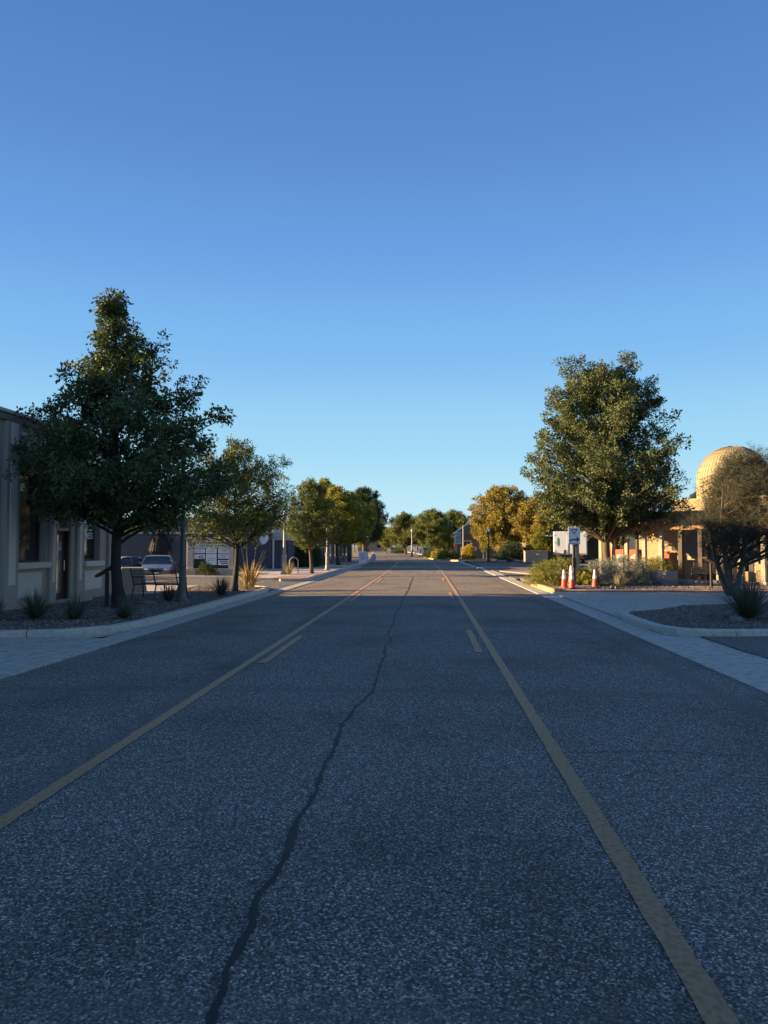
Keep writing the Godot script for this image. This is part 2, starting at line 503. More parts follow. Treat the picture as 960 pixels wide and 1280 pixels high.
# A tree with a trunk that carries limbs out to the given crown radius at each height, and leaf sprays on twigs
func grow_tree(called: String, label: String, group: String, at: Vector3, p: Dictionary) -> Node3D:
	var root := thing(called, label, "tree", at, 0.0, group)
	rng.seed = p.seed
	var wood := begin()
	var crown := begin()
	var h: float = p.h
	var cb: float = p.base
	var tr: float = p.trunk
	var lean: Vector3 = p.get("lean", Vector3.ZERO)
	var sprays: Array = p.sprays
	var size: float = p.get("size", 1.0)
	var n_br: int = p.n
	var rise: float = p.get("rise", 0.5)
	var sub_gap: float = p.get("gap", 0.26)
	var per: int = p.get("per", 3)
	var stems: int = p.get("stems", 1)
	var clump := noise(1.0, FastNoiseLite.TYPE_SIMPLEX_SMOOTH, 2, p.seed)
	var axis := func(y: float) -> Vector3:
		return Vector3(lean.x * y / h + sin(y * 1.7 + p.seed) * 0.06, y, lean.z * y / h + cos(y * 1.3 + p.seed) * 0.06)
	var pts := []
	var rad := []
	var fork: float = cb * p.get("fork", 0.75)
	if stems == 1:
		for i in 15:
			var t := i / 14.0
			pts.append(axis.call(h * 0.95 * t))
			rad.append(maxf(tr * pow(1.0 - t * 0.97, 0.85) * (1.0 + 0.5 * exp(-t * 40.0)), 0.01))
		add_tube(wood, pts, rad, 10)
	else:
		for s in stems:
			var a := TAU * s / stems + 0.6
			var ps := []
			var rs := []
			for i in 10:
				var t := i / 9.0
				var out = pow(t, 0.8) * p.get("splay", 0.8)
				ps.append(Vector3(cos(a) * (0.06 + out), h * 0.8 * t, sin(a) * (0.06 + out)) + axis.call(0.0) + Vector3(sin(t * 6.0 + s) * 0.07, 0, cos(t * 5.0 + s * 2) * 0.07))
				rs.append(maxf(tr * (1.0 - 0.92 * t), 0.012))
			add_tube(wood, ps, rs, 8)
	for i in n_br:
		var t := (i + rng.randf()) / n_br
		t = pow(t, p.get("bias", 1.0))
		var az := i * 2.39996 + rng.randf_range(-0.4, 0.4)
		var r: float = at_profile(p.prof, t) * rng.randf_range(0.62, 1.2)
		r *= 0.9 + p.get("lumpy", 0.4) * clump.get_noise_3d(cos(az) * 1.3, t * 4.0, sin(az) * 1.3)
		if p.has("skew"):
			r *= 1.0 + p.skew * cos(az)
		var hb := lerpf(cb, h, t)
		var hs := clampf(hb - r * rise, fork, h * 0.93)
		var start: Vector3 = axis.call(hs)
		if stems > 1:
			var near := TAU * (i % stems) / stems + 0.6
			var tt := clampf(hs / (h * 0.8), 0.0, 1.0)
			var o2: float = 0.06 + pow(tt, 0.8) * p.get("splay", 0.8)
			start = Vector3(cos(near) * o2, hs, sin(near) * o2)
		var end: Vector3 = axis.call(hb) + Vector3(cos(az) * r, rng.randf_range(-0.15, 0.15), sin(az) * r)
		var ctrl := start.lerp(end, 0.5) + Vector3(0, p.get("arch", 0.12) * r, 0) + Vector3(rng.randf_range(-0.1, 0.1), 0, rng.randf_range(-0.1, 0.1)) * r
		var br := []
		var brr := []
		var r0 := clampf(tr * 0.42 * (1.0 - hs / h * 0.8), 0.012, 0.2)
		for k in 6:
			var u := k / 5.0
			br.append(start.lerp(ctrl, u).lerp(ctrl.lerp(end, u), u))
			brr.append(r0 * (1.0 - 0.88 * u))
		add_tube(wood, br, brr, 5, false)
		var length := start.distance_to(end)
		var m := int(length / sub_gap) + 2
		for j in m:
			var u := lerpf(p.get("bare", 0.3), 1.0, (j + rng.randf()) / m)
			var at_b: Vector3 = start.lerp(ctrl, u).lerp(ctrl.lerp(end, u), u)
			var along: Vector3 = (ctrl.lerp(end, u) - start.lerp(ctrl, u)).normalized()
			var wander := Vector3(rng.randf_range(-1, 1), rng.randf_range(-0.7, 0.9), rng.randf_range(-1, 1)).normalized()
			var sd := (along * 0.55 + wander + Vector3(0, 0.15, 0)).normalized()
			var sl: float = (0.16 + 0.3 * (1.0 - u)) * clampf(r, 0.3, 2.2) * rng.randf_range(0.6, 1.1) * p.get("sub", 1.0)
			var at_e := at_b + sd * sl
			add_tube(wood, [at_b, at_e], [r0 * 0.25 + 0.003, 0.003], 3, false)
			for q in per:
				var w := (q + 1.0) / per
				var dir := (sd * 0.6 + Vector3(rng.randf_range(-0.7, 0.7), rng.randf_range(-0.35, 0.75), rng.randf_range(-0.7, 0.7))).normalized()
				var b := aim(dir, rng.randf() * TAU, size * rng.randf_range(0.75, 1.2))
				crown.append_from(sprays[rng.randi() % sprays.size()], 0, Transform3D(b, at_b.lerp(at_e, w) - dir * 0.1 * size))
	# secondary leaders
	for sp in p.get("spires", []):
		var foot: Vector3 = axis.call(sp[3] - 1.2)
		var head := Vector3(sp[0], sp[2], sp[1])
		add_tube(wood, [foot, foot.lerp(head, 0.5) + Vector3(sp[0] * 0.25, 0, 0), head], [0.05, 0.03, 0.008], 6)
		for i in sp[5]:
			var w: float = (i + rng.randf()) / sp[5]
			var c := foot.lerp(head, 0.35 + 0.65 * w) + Vector3(sp[0] * 0.12 * (1.0 - w), 0, 0)
			var az := rng.randf() * TAU
			var e: Vector3 = c + Vector3(cos(az), rng.randf_range(0.0, 0.8), sin(az)) * sp[4] * (1.1 - 0.9 * w) * rng.randf_range(0.5, 1.2)
			add_tube(wood, [c, e], [0.012, 0.004], 3, false)
			for q in per:
				var dir: Vector3 = ((e - c).normalized() * 0.6 + Vector3(rng.randf_range(-0.6, 0.6), rng.randf_range(0.0, 0.9), rng.randf_range(-0.6, 0.6))).normalized()
				crown.append_from(sprays[rng.randi() % sprays.size()], 0, Transform3D(aim(dir, rng.randf() * TAU, size * rng.randf_range(0.75, 1.15)), c.lerp(e, (q + 1.0) / per)))
	# leading shoots
	for i in p.get("shoots", 6):
		var sy := h * rng.randf_range(0.86, 0.98)
		var b := aim(Vector3(rng.randf_range(-0.3, 0.3), 1, rng.randf_range(-0.3, 0.3)), rng.randf() * TAU, size)
		crown.append_from(sprays[i % sprays.size()], 0, Transform3D(b, axis.call(sy)))
	build("trunk", wood, M[p.get("bark", "bark")], root)
	build("crown", crown, M.leaf, root)
	return root

func make_bush(called: String, label: String, group: String, at: Vector3, size: Vector3, sprays: Array, count: int, spray_size: float, sd: int) -> Node3D:
	var root := thing(called, label, "shrub", at, 0.0, group)
	rng.seed = sd
	var wood := begin()
	var fol := begin()
	for i in 9:
		var a := TAU * i / 9.0
		add_tube(wood, [Vector3(cos(a) * 0.06, 0, sin(a) * 0.06), Vector3(cos(a) * size.x * 0.3, size.y * 0.6, sin(a) * size.z * 0.3)], [0.018, 0.006], 4, false)
	var lumps := []
	for i in 7:
		lumps.append([Vector3(rng.randf_range(-1, 1), 0, rng.randf_range(-1, 1)), rng.randf_range(0.85, 1.18)])
	for i in count:
		var a := rng.randf() * TAU
		var e := asin(rng.randf())
		var d := Vector3(cos(a) * cos(e), sin(e), sin(a) * cos(e))
		var bump := 1.0
		for l in lumps:
			bump = maxf(bump * 0.97, l[1] * clampf(1.25 - (d - l[0]).length(), 0.0, 1.0))
		var rr := pow(rng.randf(), 0.3) * (0.72 + 0.36 * bump)
		var p := Vector3(d.x * size.x * 0.5, d.y * size.y * 0.9, d.z * size.z * 0.5) * rr
		var dir := (d + Vector3(rng.randf_range(-0.5, 0.5), 0.5, rng.randf_range(-0.5, 0.5))).normalized()
		fol.append_from(sprays[rng.randi() % sprays.size()], 0, Transform3D(aim(dir, rng.randf() * TAU, spray_size * rng.randf_range(0.7, 1.2)), p - dir * 0.12 * spray_size))
	build("stem", wood, M.bark, root)
	build("foliage", fol, M.leaf, root)
	return root

func make_spiky(called: String, label: String, category: String, group: String, at: Vector3, blades: int, length: float, width: float, low: Color, high: Color, droop: float, sd: int, stalks := 0) -> Node3D:
	var root := thing(called, label, category, at, 0.0, group)
	rng.seed = sd
	var st := begin()
	for i in blades:
		var a := rng.randf() * TAU
		var e := lerpf(0.12, 1.45, pow(rng.randf(), 0.8))
		var d := Vector3(cos(a) * cos(e), sin(e), sin(a) * cos(e))
		var side := Vector3(-sin(a), 0, cos(a))
		var len_i := length * rng.randf_range(0.7, 1.08)
		var w := width * rng.randf_range(0.7, 1.1)
		var c := low.lerp(high, rng.randf())
		var prev := Vector3(cos(a), 0, sin(a)) * 0.04 + Vector3(0, 0.03, 0)
		for k in 4:
			var u := (k + 1) / 4.0
			var dd := (d + Vector3(0, -droop * u * cos(e), 0)).normalized()
			var nxt := prev + dd * len_i / 4.0
			var w0 := w * (1.0 - pow(k / 4.0, 1.6))
			var w1 := w * (1.0 - pow(u, 1.6))
			var n := (nxt - prev).cross(side).normalized()
			for v in [prev - side * w0, prev + side * w0, nxt + side * w1, prev - side * w0, nxt + side * w1, nxt - side * w1]:
				st.set_color(c)
				st.set_normal(n)
				st.add_vertex(v)
			prev = nxt
	build("blades", st, M.blade, root)
	for s in stalks:
		var a := rng.randf() * TAU
		var top := Vector3(cos(a) * 0.6, length * rng.randf_range(1.0, 1.6), sin(a) * 0.6)
		tube("flower_stalk", root, [Vector3(0, 0.1, 0), top * 0.6 + Vector3(0, 0.05, 0), top], [0.007, 0.006, 0.004], M.bark_pale, 5)
	return root

# ------------------------------------------------------------------ setting
func bend(z: float) -> float:       # how far the road has swung west at this distance
	return -0.075 * 14.0 * log(1.0 + exp((-z - 80.0) / 14.0))

func kerb_run(parent: Node, pts: Array, m: Material, base := -0.05, top := 0.11, width := 0.17, step := 3.0) -> void:
	# kerb stones with open joints along a polyline, road side to the left of travel
	var curve := Curve3D.new()
	for p in pts:
		curve.add_point(Vector3(p.x, 0, p.y))
	var total := curve.get_baked_length()
	var count := maxi(1, int(round(total / step)))
	for i in count:
		var s0 := total * i / count + 0.008
		var s1 := total * (i + 1) / count - 0.008
		var st := begin()
		var cuts := maxi(1, int((s1 - s0) / 0.5))
		var sect := []
		for k in cuts + 1:
			var s := lerpf(s0, s1, float(k) / cuts)
			var c := curve.sample_baked(s)
			var d := (curve.sample_baked(minf(s + 0.05, total)) - curve.sample_baked(maxf(s - 0.05, 0.0))).normalized()
			var out := Vector3(-d.z, 0, d.x)     # towards the road
			var ring := []
			for q in [[0.03, base], [0.012, top - 0.035], [-0.012, top - 0.008], [-0.04, top], [-width, top], [-width, base]]:
				ring.append(c + out * q[0] + Vector3(0, q[1], 0))
			sect.append([ring, out, d])
		for k in cuts:
			for q in 5:
				var mid: Vector3 = (sect[k][0][0] + sect[k][0][4]) * 0.5
				quad(st, sect[k][0][q], sect[k + 1][0][q], sect[k + 1][0][q + 1], sect[k][0][q + 1], (sect[k][0][q] + sect[k][0][q + 1]) * 0.5 - mid)
		for e in [0, cuts]:
			var rg: Array = sect[e][0]
			var o: Vector3 = sect[e][2] * (-1.0 if e == 0 else 1.0)
			for q in range(1, 5):
				tri(st, rg[0], rg[q], rg[q + 1], o)
		build("kerb_stone", st, m, parent)

func gutter_run(parent: Node, x0: Callable, x1: Callable, za: float, zb: float, step: float, top: float) -> void:
	var z := za
	while z > zb:
		var e := maxf(z - step, zb)
		prism("gutter_panel", parent, [Vector2(x0.call(z - 0.006), z - 0.006), Vector2(x1.call(z - 0.006), z - 0.006), Vector2(x1.call(e + 0.006), e + 0.006), Vector2(x0.call(e + 0.006), e + 0.006)], -0.3, top, M.concrete)
		z = e

func gravel(called: String, label: String, poly: Array, y: float, count: int, sd: int, low: float, high: float) -> void:
	rng.seed = sd
	var st := begin()
	var v := []
	for d in [Vector3.UP, Vector3.DOWN, Vector3.LEFT, Vector3.RIGHT, Vector3.FORWARD, Vector3.BACK]:
		v.append(d * rng.randf_range(0.7, 1.15) * Vector3(1, 0.7, 1) + Vector3(rng.randf_range(-0.2, 0.2), 0, rng.randf_range(-0.2, 0.2)))
	for f in [[0, 2, 4], [0, 4, 3], [0, 3, 5], [0, 5, 2], [1, 4, 2], [1, 3, 4], [1, 5, 3], [1, 2, 5]]:
		st.set_color(Color.WHITE)
		tri(st, v[f[0]], v[f[1]], v[f[2]], (v[f[0]] + v[f[1]] + v[f[2]]))
	var mm := MultiMesh.new()
	mm.transform_format = MultiMesh.TRANSFORM_3D
	mm.use_colors = true
	mm.mesh = st.commit()
	mm.instance_count = count
	var pv := PackedVector2Array(poly)
	var lo := pv[0]
	var hi := pv[0]
	for p in pv:
		lo = lo.min(p)
		hi = hi.max(p)
	var i := 0
	var tints := [Color(0.2, 0.155, 0.12), Color(0.26, 0.21, 0.17), Color(0.14, 0.11, 0.09), Color(0.3, 0.27, 0.24), Color(0.22, 0.14, 0.1)]
	while i < count:
		var p := Vector2(rng.randf_range(lo.x, hi.x), rng.randf_range(lo.y, hi.y))
		if not Geometry2D.is_point_in_polygon(p, pv):
			continue
		var s := rng.randf_range(low, high)
		var b := Basis(Vector3.UP, rng.randf() * TAU).scaled(Vector3(s, s * rng.randf_range(0.6, 1.0), s * rng.randf_range(0.7, 1.2)))
		mm.set_instance_transform(i, Transform3D(b, Vector3(p.x, y + s * 0.25, p.y)))
		mm.set_instance_color(i, tints[rng.randi() % 5] * rng.randf_range(0.7, 1.3))
		i += 1
	var o := MultiMeshInstance3D.new()
	o.name = numbered(called)
	o.multimesh = mm
	o.material_override = M.stones
	add_child(o)
	tag(o, label, "gravel", "", "stuff")

func road_strip(st: SurfaceTool, x: float, w: float, za: float, zb: float, y: float, ragged := 0.0) -> void:
	var n := maxi(1, int(absf(zb - za) / 0.12)) if absf(zb - za) < 130 else int(absf(zb - za) / 1.0)
	for i in n:
		var z0 := lerpf(za, zb, float(i) / n)
		var z1 := lerpf(za, zb, float(i + 1) / n)
		var c0 := x + bend(z0)
		var c1 := x + bend(z1)
		var j := [0.0, 0.0, 0.0, 0.0]
		for k in 2:
			j[k] = ragged * sin(z0 * (13.0 + k * 4.7) + k) * sin(z0 * 5.1 + k * 2.0)
			j[k + 2] = ragged * sin(z1 * (13.0 + k * 4.7) + k) * sin(z1 * 5.1 + k * 2.0)
		quad(st, Vector3(c0 - w * 0.5 + j[0], y, z0), Vector3(c0 + w * 0.5 + j[1], y, z0), Vector3(c1 + w * 0.5 + j[3], y, z1), Vector3(c1 - w * 0.5 + j[2], y, z1), Vector3.UP)

func make_ground() -> void:
	# wide ground sheet, lower under the street so that everything near has its own slab
	var g := begin()
	var xs := [-900.0, -300.0, -120.0, -70.0, -45.0, -28.0, -18.0, -9.0, 0.0, 9.0, 18.0, 28.0, 45.0, 70.0, 120.0, 300.0, 900.0]
	var zs := [60.0, 20.0, 0.0, -40.0, -80.0, -100.0, -120.0, -160.0, -220.0, -300.0, -420.0, -700.0, -1500.0]
	var gh := func(x: float, z: float) -> float:
		return -0.75 if absf(x) < 60 and z > -110 else (-0.12 if z < -90 else -0.3)
	for i in xs.size() - 1:
		for k in zs.size() - 1:
			quad(g, Vector3(xs[i], gh.call(xs[i], zs[k]), zs[k]), Vector3(xs[i + 1], gh.call(xs[i + 1], zs[k]), zs[k]), Vector3(xs[i + 1], gh.call(xs[i + 1], zs[k + 1]), zs[k + 1]), Vector3(xs[i], gh.call(xs[i], zs[k + 1]), zs[k + 1]), Vector3.UP)
	tag(build("ground", g, M.earth), "dry brown earth under and beyond the street", "ground", "", "structure")

	# the carriageway with a slight crown; worn lanes differ in how much pale stone shows
	var road := structure("road", "grey chip seal street running straight away to a bend", "road")
	var st := begin()
	var across := [-5.46, -4.7, -3.9, -3.2, -2.55, -1.9, -1.2, -0.4, 0.4, 1.02, 1.6, 2.3, 3.0, 3.5, 3.9]
	var zrow := []
	var z := 9.0
	while z > -420.0:
		zrow.append(z)
		z -= 0.6 if z > -30 else (2.0 if z > -120 else 8.0)
	for i in zrow.size() - 1:
		for k in across.size() - 1:
			var q := []
			for c in [[k, i], [k + 1, i], [k + 1, i + 1], [k, i + 1]]:
				var x: float = across[c[0]]
				var zz: float = zrow[c[1]]
				q.append(Vector3(x + bend(zz), -0.0022 * (x + 0.77) * (x + 0.77), zz))
			for o in [0, 2, 1, 0, 3, 2]:
				st.set_normal(Vector3.UP)
				st.add_vertex(q[o])
	st.index()
	build("carriageway", st, M.asphalt, road)
	# painted centre-lane lines: solid outside, broken inside
	st = begin()
	road_strip(st, -2.55, 0.115, 6.0, -85.0, 0.0, 0.006)
	build("solid_line", st, M.road_yellow, road)
	st = begin()
	road_strip(st, 1.02, 0.115, 6.0, -85.0, 0.001, 0.006)
	build("solid_line", st, M.road_yellow, road)
	for k in 6:
		for s in [[-2.33, -10.6], [0.8, -11.85]]:
			st = begin()
			var za: float = s[1] - k * 12.2
			road_strip(st, s[0], 0.11, za, za - 3.2, 0.003, 0.006)
			build("broken_line", st, M.road_yellow, road)
	# sealed crack wandering along the turning lane
	var crack := [[-0.72, -1.6], [-0.75, -2.64], [-0.79, -2.98], [-0.77, -3.3], [-0.8, -3.6], [-0.76, -4.16], [-0.79, -4.6], [-0.75, -5.1], [-0.78, -5.9], [-0.77, -6.6], [-0.8, -7.1], [-0.72, -7.93], [-0.65, -8.6], [-0.63, -9.3], [-0.67, -10.2], [-0.66, -11.4], [-0.72, -12.6], [-0.64, -13.2], [-0.76, -14.2], [-0.74, -16.0], [-0.8, -18.0], [-0.76, -21.0], [-0.8, -25.0], [-0.74, -29.0], [-0.8, -34.0], [-0.77, -40.0]]
	crack_shadow_strip(road, crack, 0.033)
	crack_shadow_strip(road, [[-0.64, -13.2], [-0.5, -13.35], [-0.42, -13.15]], 0.03)
	crack_shadow_strip(road, [[1.1, -6.2], [1.9, -6.32], [2.7, -6.22], [3.3, -6.3], [3.8, -6.25]], 0.008)
	crack_shadow_strip(road, [[-5.3, -28.6], [-3.0, -28.45], [-1.0, -28.6], [1.5, -28.5], [3.8, -28.6]], 0.03)  # thin cast shadow drawn as a dark strip across the sunlit road
	crack_shadow_strip(road, [[-5.3, -36.2], [-2.0, -36.4], [1.0, -36.2], [3.8, -36.4]], 0.03)  # second thin dark strip across the full road width

	# gutters, both sides
	var gut := structure("gutter", "pale concrete gutter pan along both road edges", "gutter")
	gutter_run(gut, func(_z): return 3.89, func(zz): return 4.42 if zz < -14.4 else 5.05, 9.0, -62.0, 3.0, -0.03)
	prism("gutter_panel", gut, [Vector2(4.35, -11.6), Vector2(5.7, -11.6), Vector2(5.7, -14.75), Vector2(4.35, -14.75)], -0.3, -0.045, M.concrete)
	gutter_run(gut, func(zz): return 3.89 + bend(zz), func(zz): return 4.42 + bend(zz), -62.0, -230.0, 12.0, -0.03)
	gutter_run(gut, func(_z): return -5.95, func(_z): return -5.44, -13.4, -62.0, 3.0, -0.03)
	gutter_run(gut, func(zz): return -5.95 + bend(zz), func(zz): return -5.44 + bend(zz), -62.0, -230.0, 12.0, -0.03)

	# west side ---------------------------------------------------------
	var apron := structure("driveway_apron", "broad concrete driveway apron in front of the stucco building", "driveway")
	var ax := [-5.44, -7.9, -11.0, -16.0]
	var az := [9.0, 4.0, -1.0, -5.5, -9.6, -13.45]
	for i in ax.size() - 1:
		for k in az.size() - 1:
			prism("slab", apron, [Vector2(ax[i] - 0.006, az[k] - 0.006), Vector2(ax[i + 1] + 0.006, az[k] - 0.006), Vector2(ax[i + 1] + 0.006, az[k + 1] + 0.006), Vector2(ax[i] - 0.006, az[k + 1] + 0.006)], -0.3, -0.022 + 0.004 * ((i * 3 + k) % 3), M.concrete if (i + k) % 3 else M.concrete_dark)
	crack_shadow_strip(apron, [[-9.2, -11.2], [-8.0, -12.0], [-7.4, -12.1], [-6.6, -12.9], [-6.0, -13.3]], 0.018, -0.008)
	crack_shadow_strip(apron, [[-7.4, -12.1], [-6.8, -12.0], [-6.0, -12.3], [-5.5, -12.1]], 0.012, -0.008)
	var kerb_w := structure("kerb", "grey concrete kerb round the oak and yucca bed", "kerb")
	kerb_run(kerb_w, [Vector2(-16, -13.25), Vector2(-11, -13.3), Vector2(-7.9, -13.42), Vector2(-6.75, -13.75), Vector2(-6.15, -14.5), Vector2(-5.95, -15.6), Vector2(-5.95, -20), Vector2(-5.95, -27.6), Vector2(-6.15, -28.9), Vector2(-6.9, -29.8)], M.concrete_pale, -0.1, 0.1)
	var bed := structure("planting_bed", "gravel mulch bed at the foot of the oak", "bed")
	var bed_w := [Vector2(-16, -13.4), Vector2(-11, -13.45), Vector2(-7.95, -13.57), Vector2(-6.87, -13.86), Vector2(-6.29, -14.57), Vector2(-6.1, -15.6), Vector2(-6.1, -27.6), Vector2(-6.28, -28.8), Vector2(-7.0, -29.68), Vector2(-9.2, -29.6), Vector2(-9.2, -24.9), Vector2(-10.3, -24.4), Vector2(-10.3, -14.4), Vector2(-16, -14.4)]
	prism("soil", bed, bed_w, -0.3, 0.07, M.gravel_bed)
	gravel("gravel", "brown gravel mulch scattered round the yuccas and the oak", bed_w, 0.07, 15000, 11, 0.014, 0.034)
	var walk := structure("pavement", "concrete pavement beside the stucco building and bench", "pavement")
	for i in 5:
		prism("slab", walk, [Vector2(-9.21 - i * 1.9, -24.75), Vector2(-11.09 - i * 1.9, -24.75), Vector2(-11.09 - i * 1.9, -27.4), Vector2(-9.21 - i * 1.9, -27.4)], -0.3, 0.075 + 0.004 * (i % 2), M.concrete_pale)
		prism("slab", walk, [Vector2(-9.21 - i * 1.9, -27.42), Vector2(-11.09 - i * 1.9, -27.42), Vector2(-11.09 - i * 1.9, -30.0), Vector2(-9.21 - i * 1.9, -30.0)], -0.3, 0.073 + 0.004 * ((i + 1) % 2), M.concrete)
	# the parking court falls away from the street
	var lot := structure("parking_court", "worn parking court beyond the bench, sloping down from the street", "parking lot")
	st = begin()
	var lx := [-5.95, -9.0, -12.5, -15.0, -18.0, -24.0, -36.0, -60.0]
	var ly := [-0.02, 0.03, 0.02, -0.18, -0.4, -0.45, -0.5, -0.5]
	for i in lx.size() - 1:
		var near_z := -28.2 if i < 1 else -29.7
		quad(st, Vector3(lx[i], ly[i], near_z), Vector3(lx[i + 1], ly[i + 1], near_z), Vector3(lx[i + 1], ly[i + 1], -52.2), Vector3(lx[i], ly[i], -52.2), Vector3.UP)
	build("tarmac", st, M.lot_asphalt, lot)
	st = begin()
	quad(st, Vector3(-18.99, 0.05, -29.7), Vector3(-18.99, 0.05, -10), Vector3(-60, -0.5, -10), Vector3(-60, -0.5, -29.7), Vector3.UP)
	build("tarmac", st, M.lot_asphalt, lot)
	var island := structure("sign_island", "low gravel island with pale kerb under the directory sign", "bed")
	prism("soil", island, [Vector2(-10.2, -39.2), Vector2(-15.2, -39.2), Vector2(-15.2, -43.6), Vector2(-10.2, -43.6)], -0.5, 0.06, M.gravel_bed)
	kerb_run(island, [Vector2(-15.4, -39.0), Vector2(-10.0, -39.0)], M.concrete_pale, -0.5, 0.1)
	var walk2 := structure("pavement", "tan concrete pavement along the dark street fronts", "pavement")
	for i in 19:
		var z0 := -36.6 - i * 3.0
		for k in 2:
			var xa := -6.12 - k * 1.5 + bend(z0)
			prism("slab", walk2, [Vector2(xa, z0), Vector2(xa - 1.485, z0), Vector2(xa - 1.485 + bend(z0 - 2.98) - bend(z0), z0 - 2.98), Vector2(xa + bend(z0 - 2.98) - bend(z0), z0 - 2.98)], -0.3, 0.09 + 0.003 * ((i + k) % 2), M.brick_paving if k == 0 and i % 2 == 0 else M.concrete_pale)
	prism("forecourt", walk2, [Vector2(-9.1, -44), Vector2(-11.5, -44), Vector2(-11.5, -95), Vector2(-9.1 - 1.2, -95)], -0.3, 0.085, M.concrete)
	var kerb_w2 := structure("kerb", "grey concrete kerb along the dark street fronts", "kerb")
	var kp := [Vector2(-7.0, -35.4), Vector2(-6.2, -35.9), Vector2(-5.95, -37)]
	for i in 17:
		kp.append(Vector2(-5.95 + bend(-40.0 - i * 8), -40.0 - i * 8))
	kerb_run(kerb_w2, kp, M.concrete_pale, -0.1, 0.1, 0.17, 4.0)

	# east side ---------------------------------------------------------
	var near_lot := structure("side_lot", "dark asphalt drive beyond the gutter by the desert spoon bed", "parking lot")
	prism("tarmac", near_lot, [Vector2(5.06, 9), Vector2(30, 9), Vector2(30, -18.9), Vector2(24, -17.97), Vector2(14, -16.37), Vector2(9.5, -15.17), Vector2(7.2, -14.57), Vector2(5.4, -14.34), Vector2(5.06, -14.4)], -0.3, -0.018, M.lot_asphalt)
	var kerb_e := structure("kerb", "grey concrete kerb round the desert spoon bed", "kerb")
	kerb_run(kerb_e, [Vector2(5.6, -19.2), Vector2(4.75, -18.75), Vector2(4.47, -18.0), Vector2(4.42, -16.6), Vector2(4.45, -15.2), Vector2(4.75, -14.6), Vector2(5.4, -14.35), Vector2(7.2, -14.6), Vector2(9.5, -15.2), Vector2(14, -16.4), Vector2(24, -18)], M.concrete_pale, -0.1, 0.1)
	var bed_e := [Vector2(5.7, -19.1), Vector2(4.93, -18.6), Vector2(4.65, -17.9), Vector2(4.6, -16.6), Vector2(4.64, -15.3), Vector2(4.9, -14.78), Vector2(5.42, -14.55), Vector2(7.2, -14.8), Vector2(9.5, -15.4), Vector2(14, -16.6), Vector2(24, -18.2), Vector2(24, -22.2), Vector2(9.2, -21.6), Vector2(6.8, -20.6)]
	var be := structure("planting_bed", "gravel mulch bed with the desert spoon", "bed")
	prism("soil", be, bed_e, -0.3, 0.075, M.gravel_bed)
	gravel("gravel", "brown gravel mulch under the desert spoon beside the kerb", bed_e, 0.075, 15000, 12, 0.014, 0.034)
	var drive := structure("driveway", "wide concrete driveway between the two planting beds", "driveway")
	var dx := [4.43, 7.6, 11.0, 15.0, 20.0, 30.0]
	var dz := [-14.6, -19.0, -23.2, -27.6]
	for i in dx.size() - 1:
		for k in dz.size() - 1:
			if k == 0 and i > 0:
				continue
			prism("slab", drive, [Vector2(dx[i] + 0.006, dz[k] - 0.006), Vector2(dx[i + 1] - 0.006, dz[k] - 0.006), Vector2(dx[i + 1] - 0.006, dz[k + 1] + 0.006), Vector2(dx[i] + 0.006, dz[k + 1] + 0.006)], -0.3, 0.0 + 0.004 * ((i + k) % 3), M.concrete if (i + 2 * k) % 3 else M.concrete_dark)
	var walk_e := structure("pavement", "red brown paved strip at the foot of the cone bed", "pavement")
	for i in 8:
		prism("paver", walk_e, [Vector2(4.62 + i * 1.1, -27.62), Vector2(5.71 + i * 1.1, -27.62), Vector2(5.71 + i * 1.1, -28.6), Vector2(4.62 + i * 1.1, -28.6)], -0.3, 0.05 + 0.003 * (i % 2), M.brick_paving)
	var bed_b := [Vector2(4.66, -28.62), Vector2(13.4, -28.62), Vector2(10.0, -33.0), Vector2(7.5, -38.5), Vector2(4.66, -38.5)]
	var bb := structure("planting_bed", "sunlit gravel bed with sage, cones and the tall oak", "bed")
	prism("soil", bb, bed_b, -0.3, 0.06, M.gravel_bed)
	gravel("gravel", "tan gravel and leaf litter round the traffic cones", bed_b, 0.06, 7000, 13, 0.02, 0.045)
	var nose := structure("kerb", "yellow painted kerb nose by the traffic cones", "kerb")
	kerb_run(nose, [Vector2(4.45, -33.2), Vector2(4.45, -28.6), Vector2(4.55, -27.4)], M.kerb_yellow, -0.1, 0.12, 0.2)
	var patio := structure("patio", "tan paved court in front of the domed building", "patio")
	prism("paving", patio, [Vector2(13.4, -28.0), Vector2(30, -28.0), Vector2(30, -50), Vector2(4.7, -50), Vector2(7.6, -38.6), Vector2(10.1, -33.0)], -0.3, 0.045, M.brick_paving)
	var lot_e := structure("parking_court", "sunlit tan parking lot behind the tall oak", "parking lot")
	prism("tarmac", lot_e, [Vector2(4.45, -38.6), Vector2(7.4, -38.6), Vector2(4.6, -50.1), Vector2(40, -50.1), Vector2(40, -74), Vector2(4.2, -74)], -0.3, 0.0, M.lot_asphalt)
	var bed_c := structure("planting_bed", "gravel bed under the black street lamp and autumn trees", "bed")
	prism("soil", bed_c, [Vector2(4.2, -74.2), Vector2(40, -74.2), Vector2(40, -110), Vector2(2.6, -110), Vector2(3.4, -90)], -0.3, 0.05, M.gravel_bed)
	var far_isle := structure("planting_bed", "kerbed hedge island jutting into the far street", "bed")
	prism("soil", far_isle, [Vector2(3.6, -84.5), Vector2(1.6, -88), Vector2(1.0, -92), Vector2(-0.6, -112), Vector2(1.6, -112), Vector2(3.2, -92)], -0.3, 0.08, M.earth)
	kerb_run(far_isle, [Vector2(-0.8, -113), Vector2(0.8, -92), Vector2(1.45, -87.8), Vector2(3.6, -84.2)], M.kerb_yellow, -0.1, 0.13, 0.2, 4.0)
	var kerb_e2 := structure("kerb", "pale concrete kerb along the far east side", "kerb")
	var kq := []
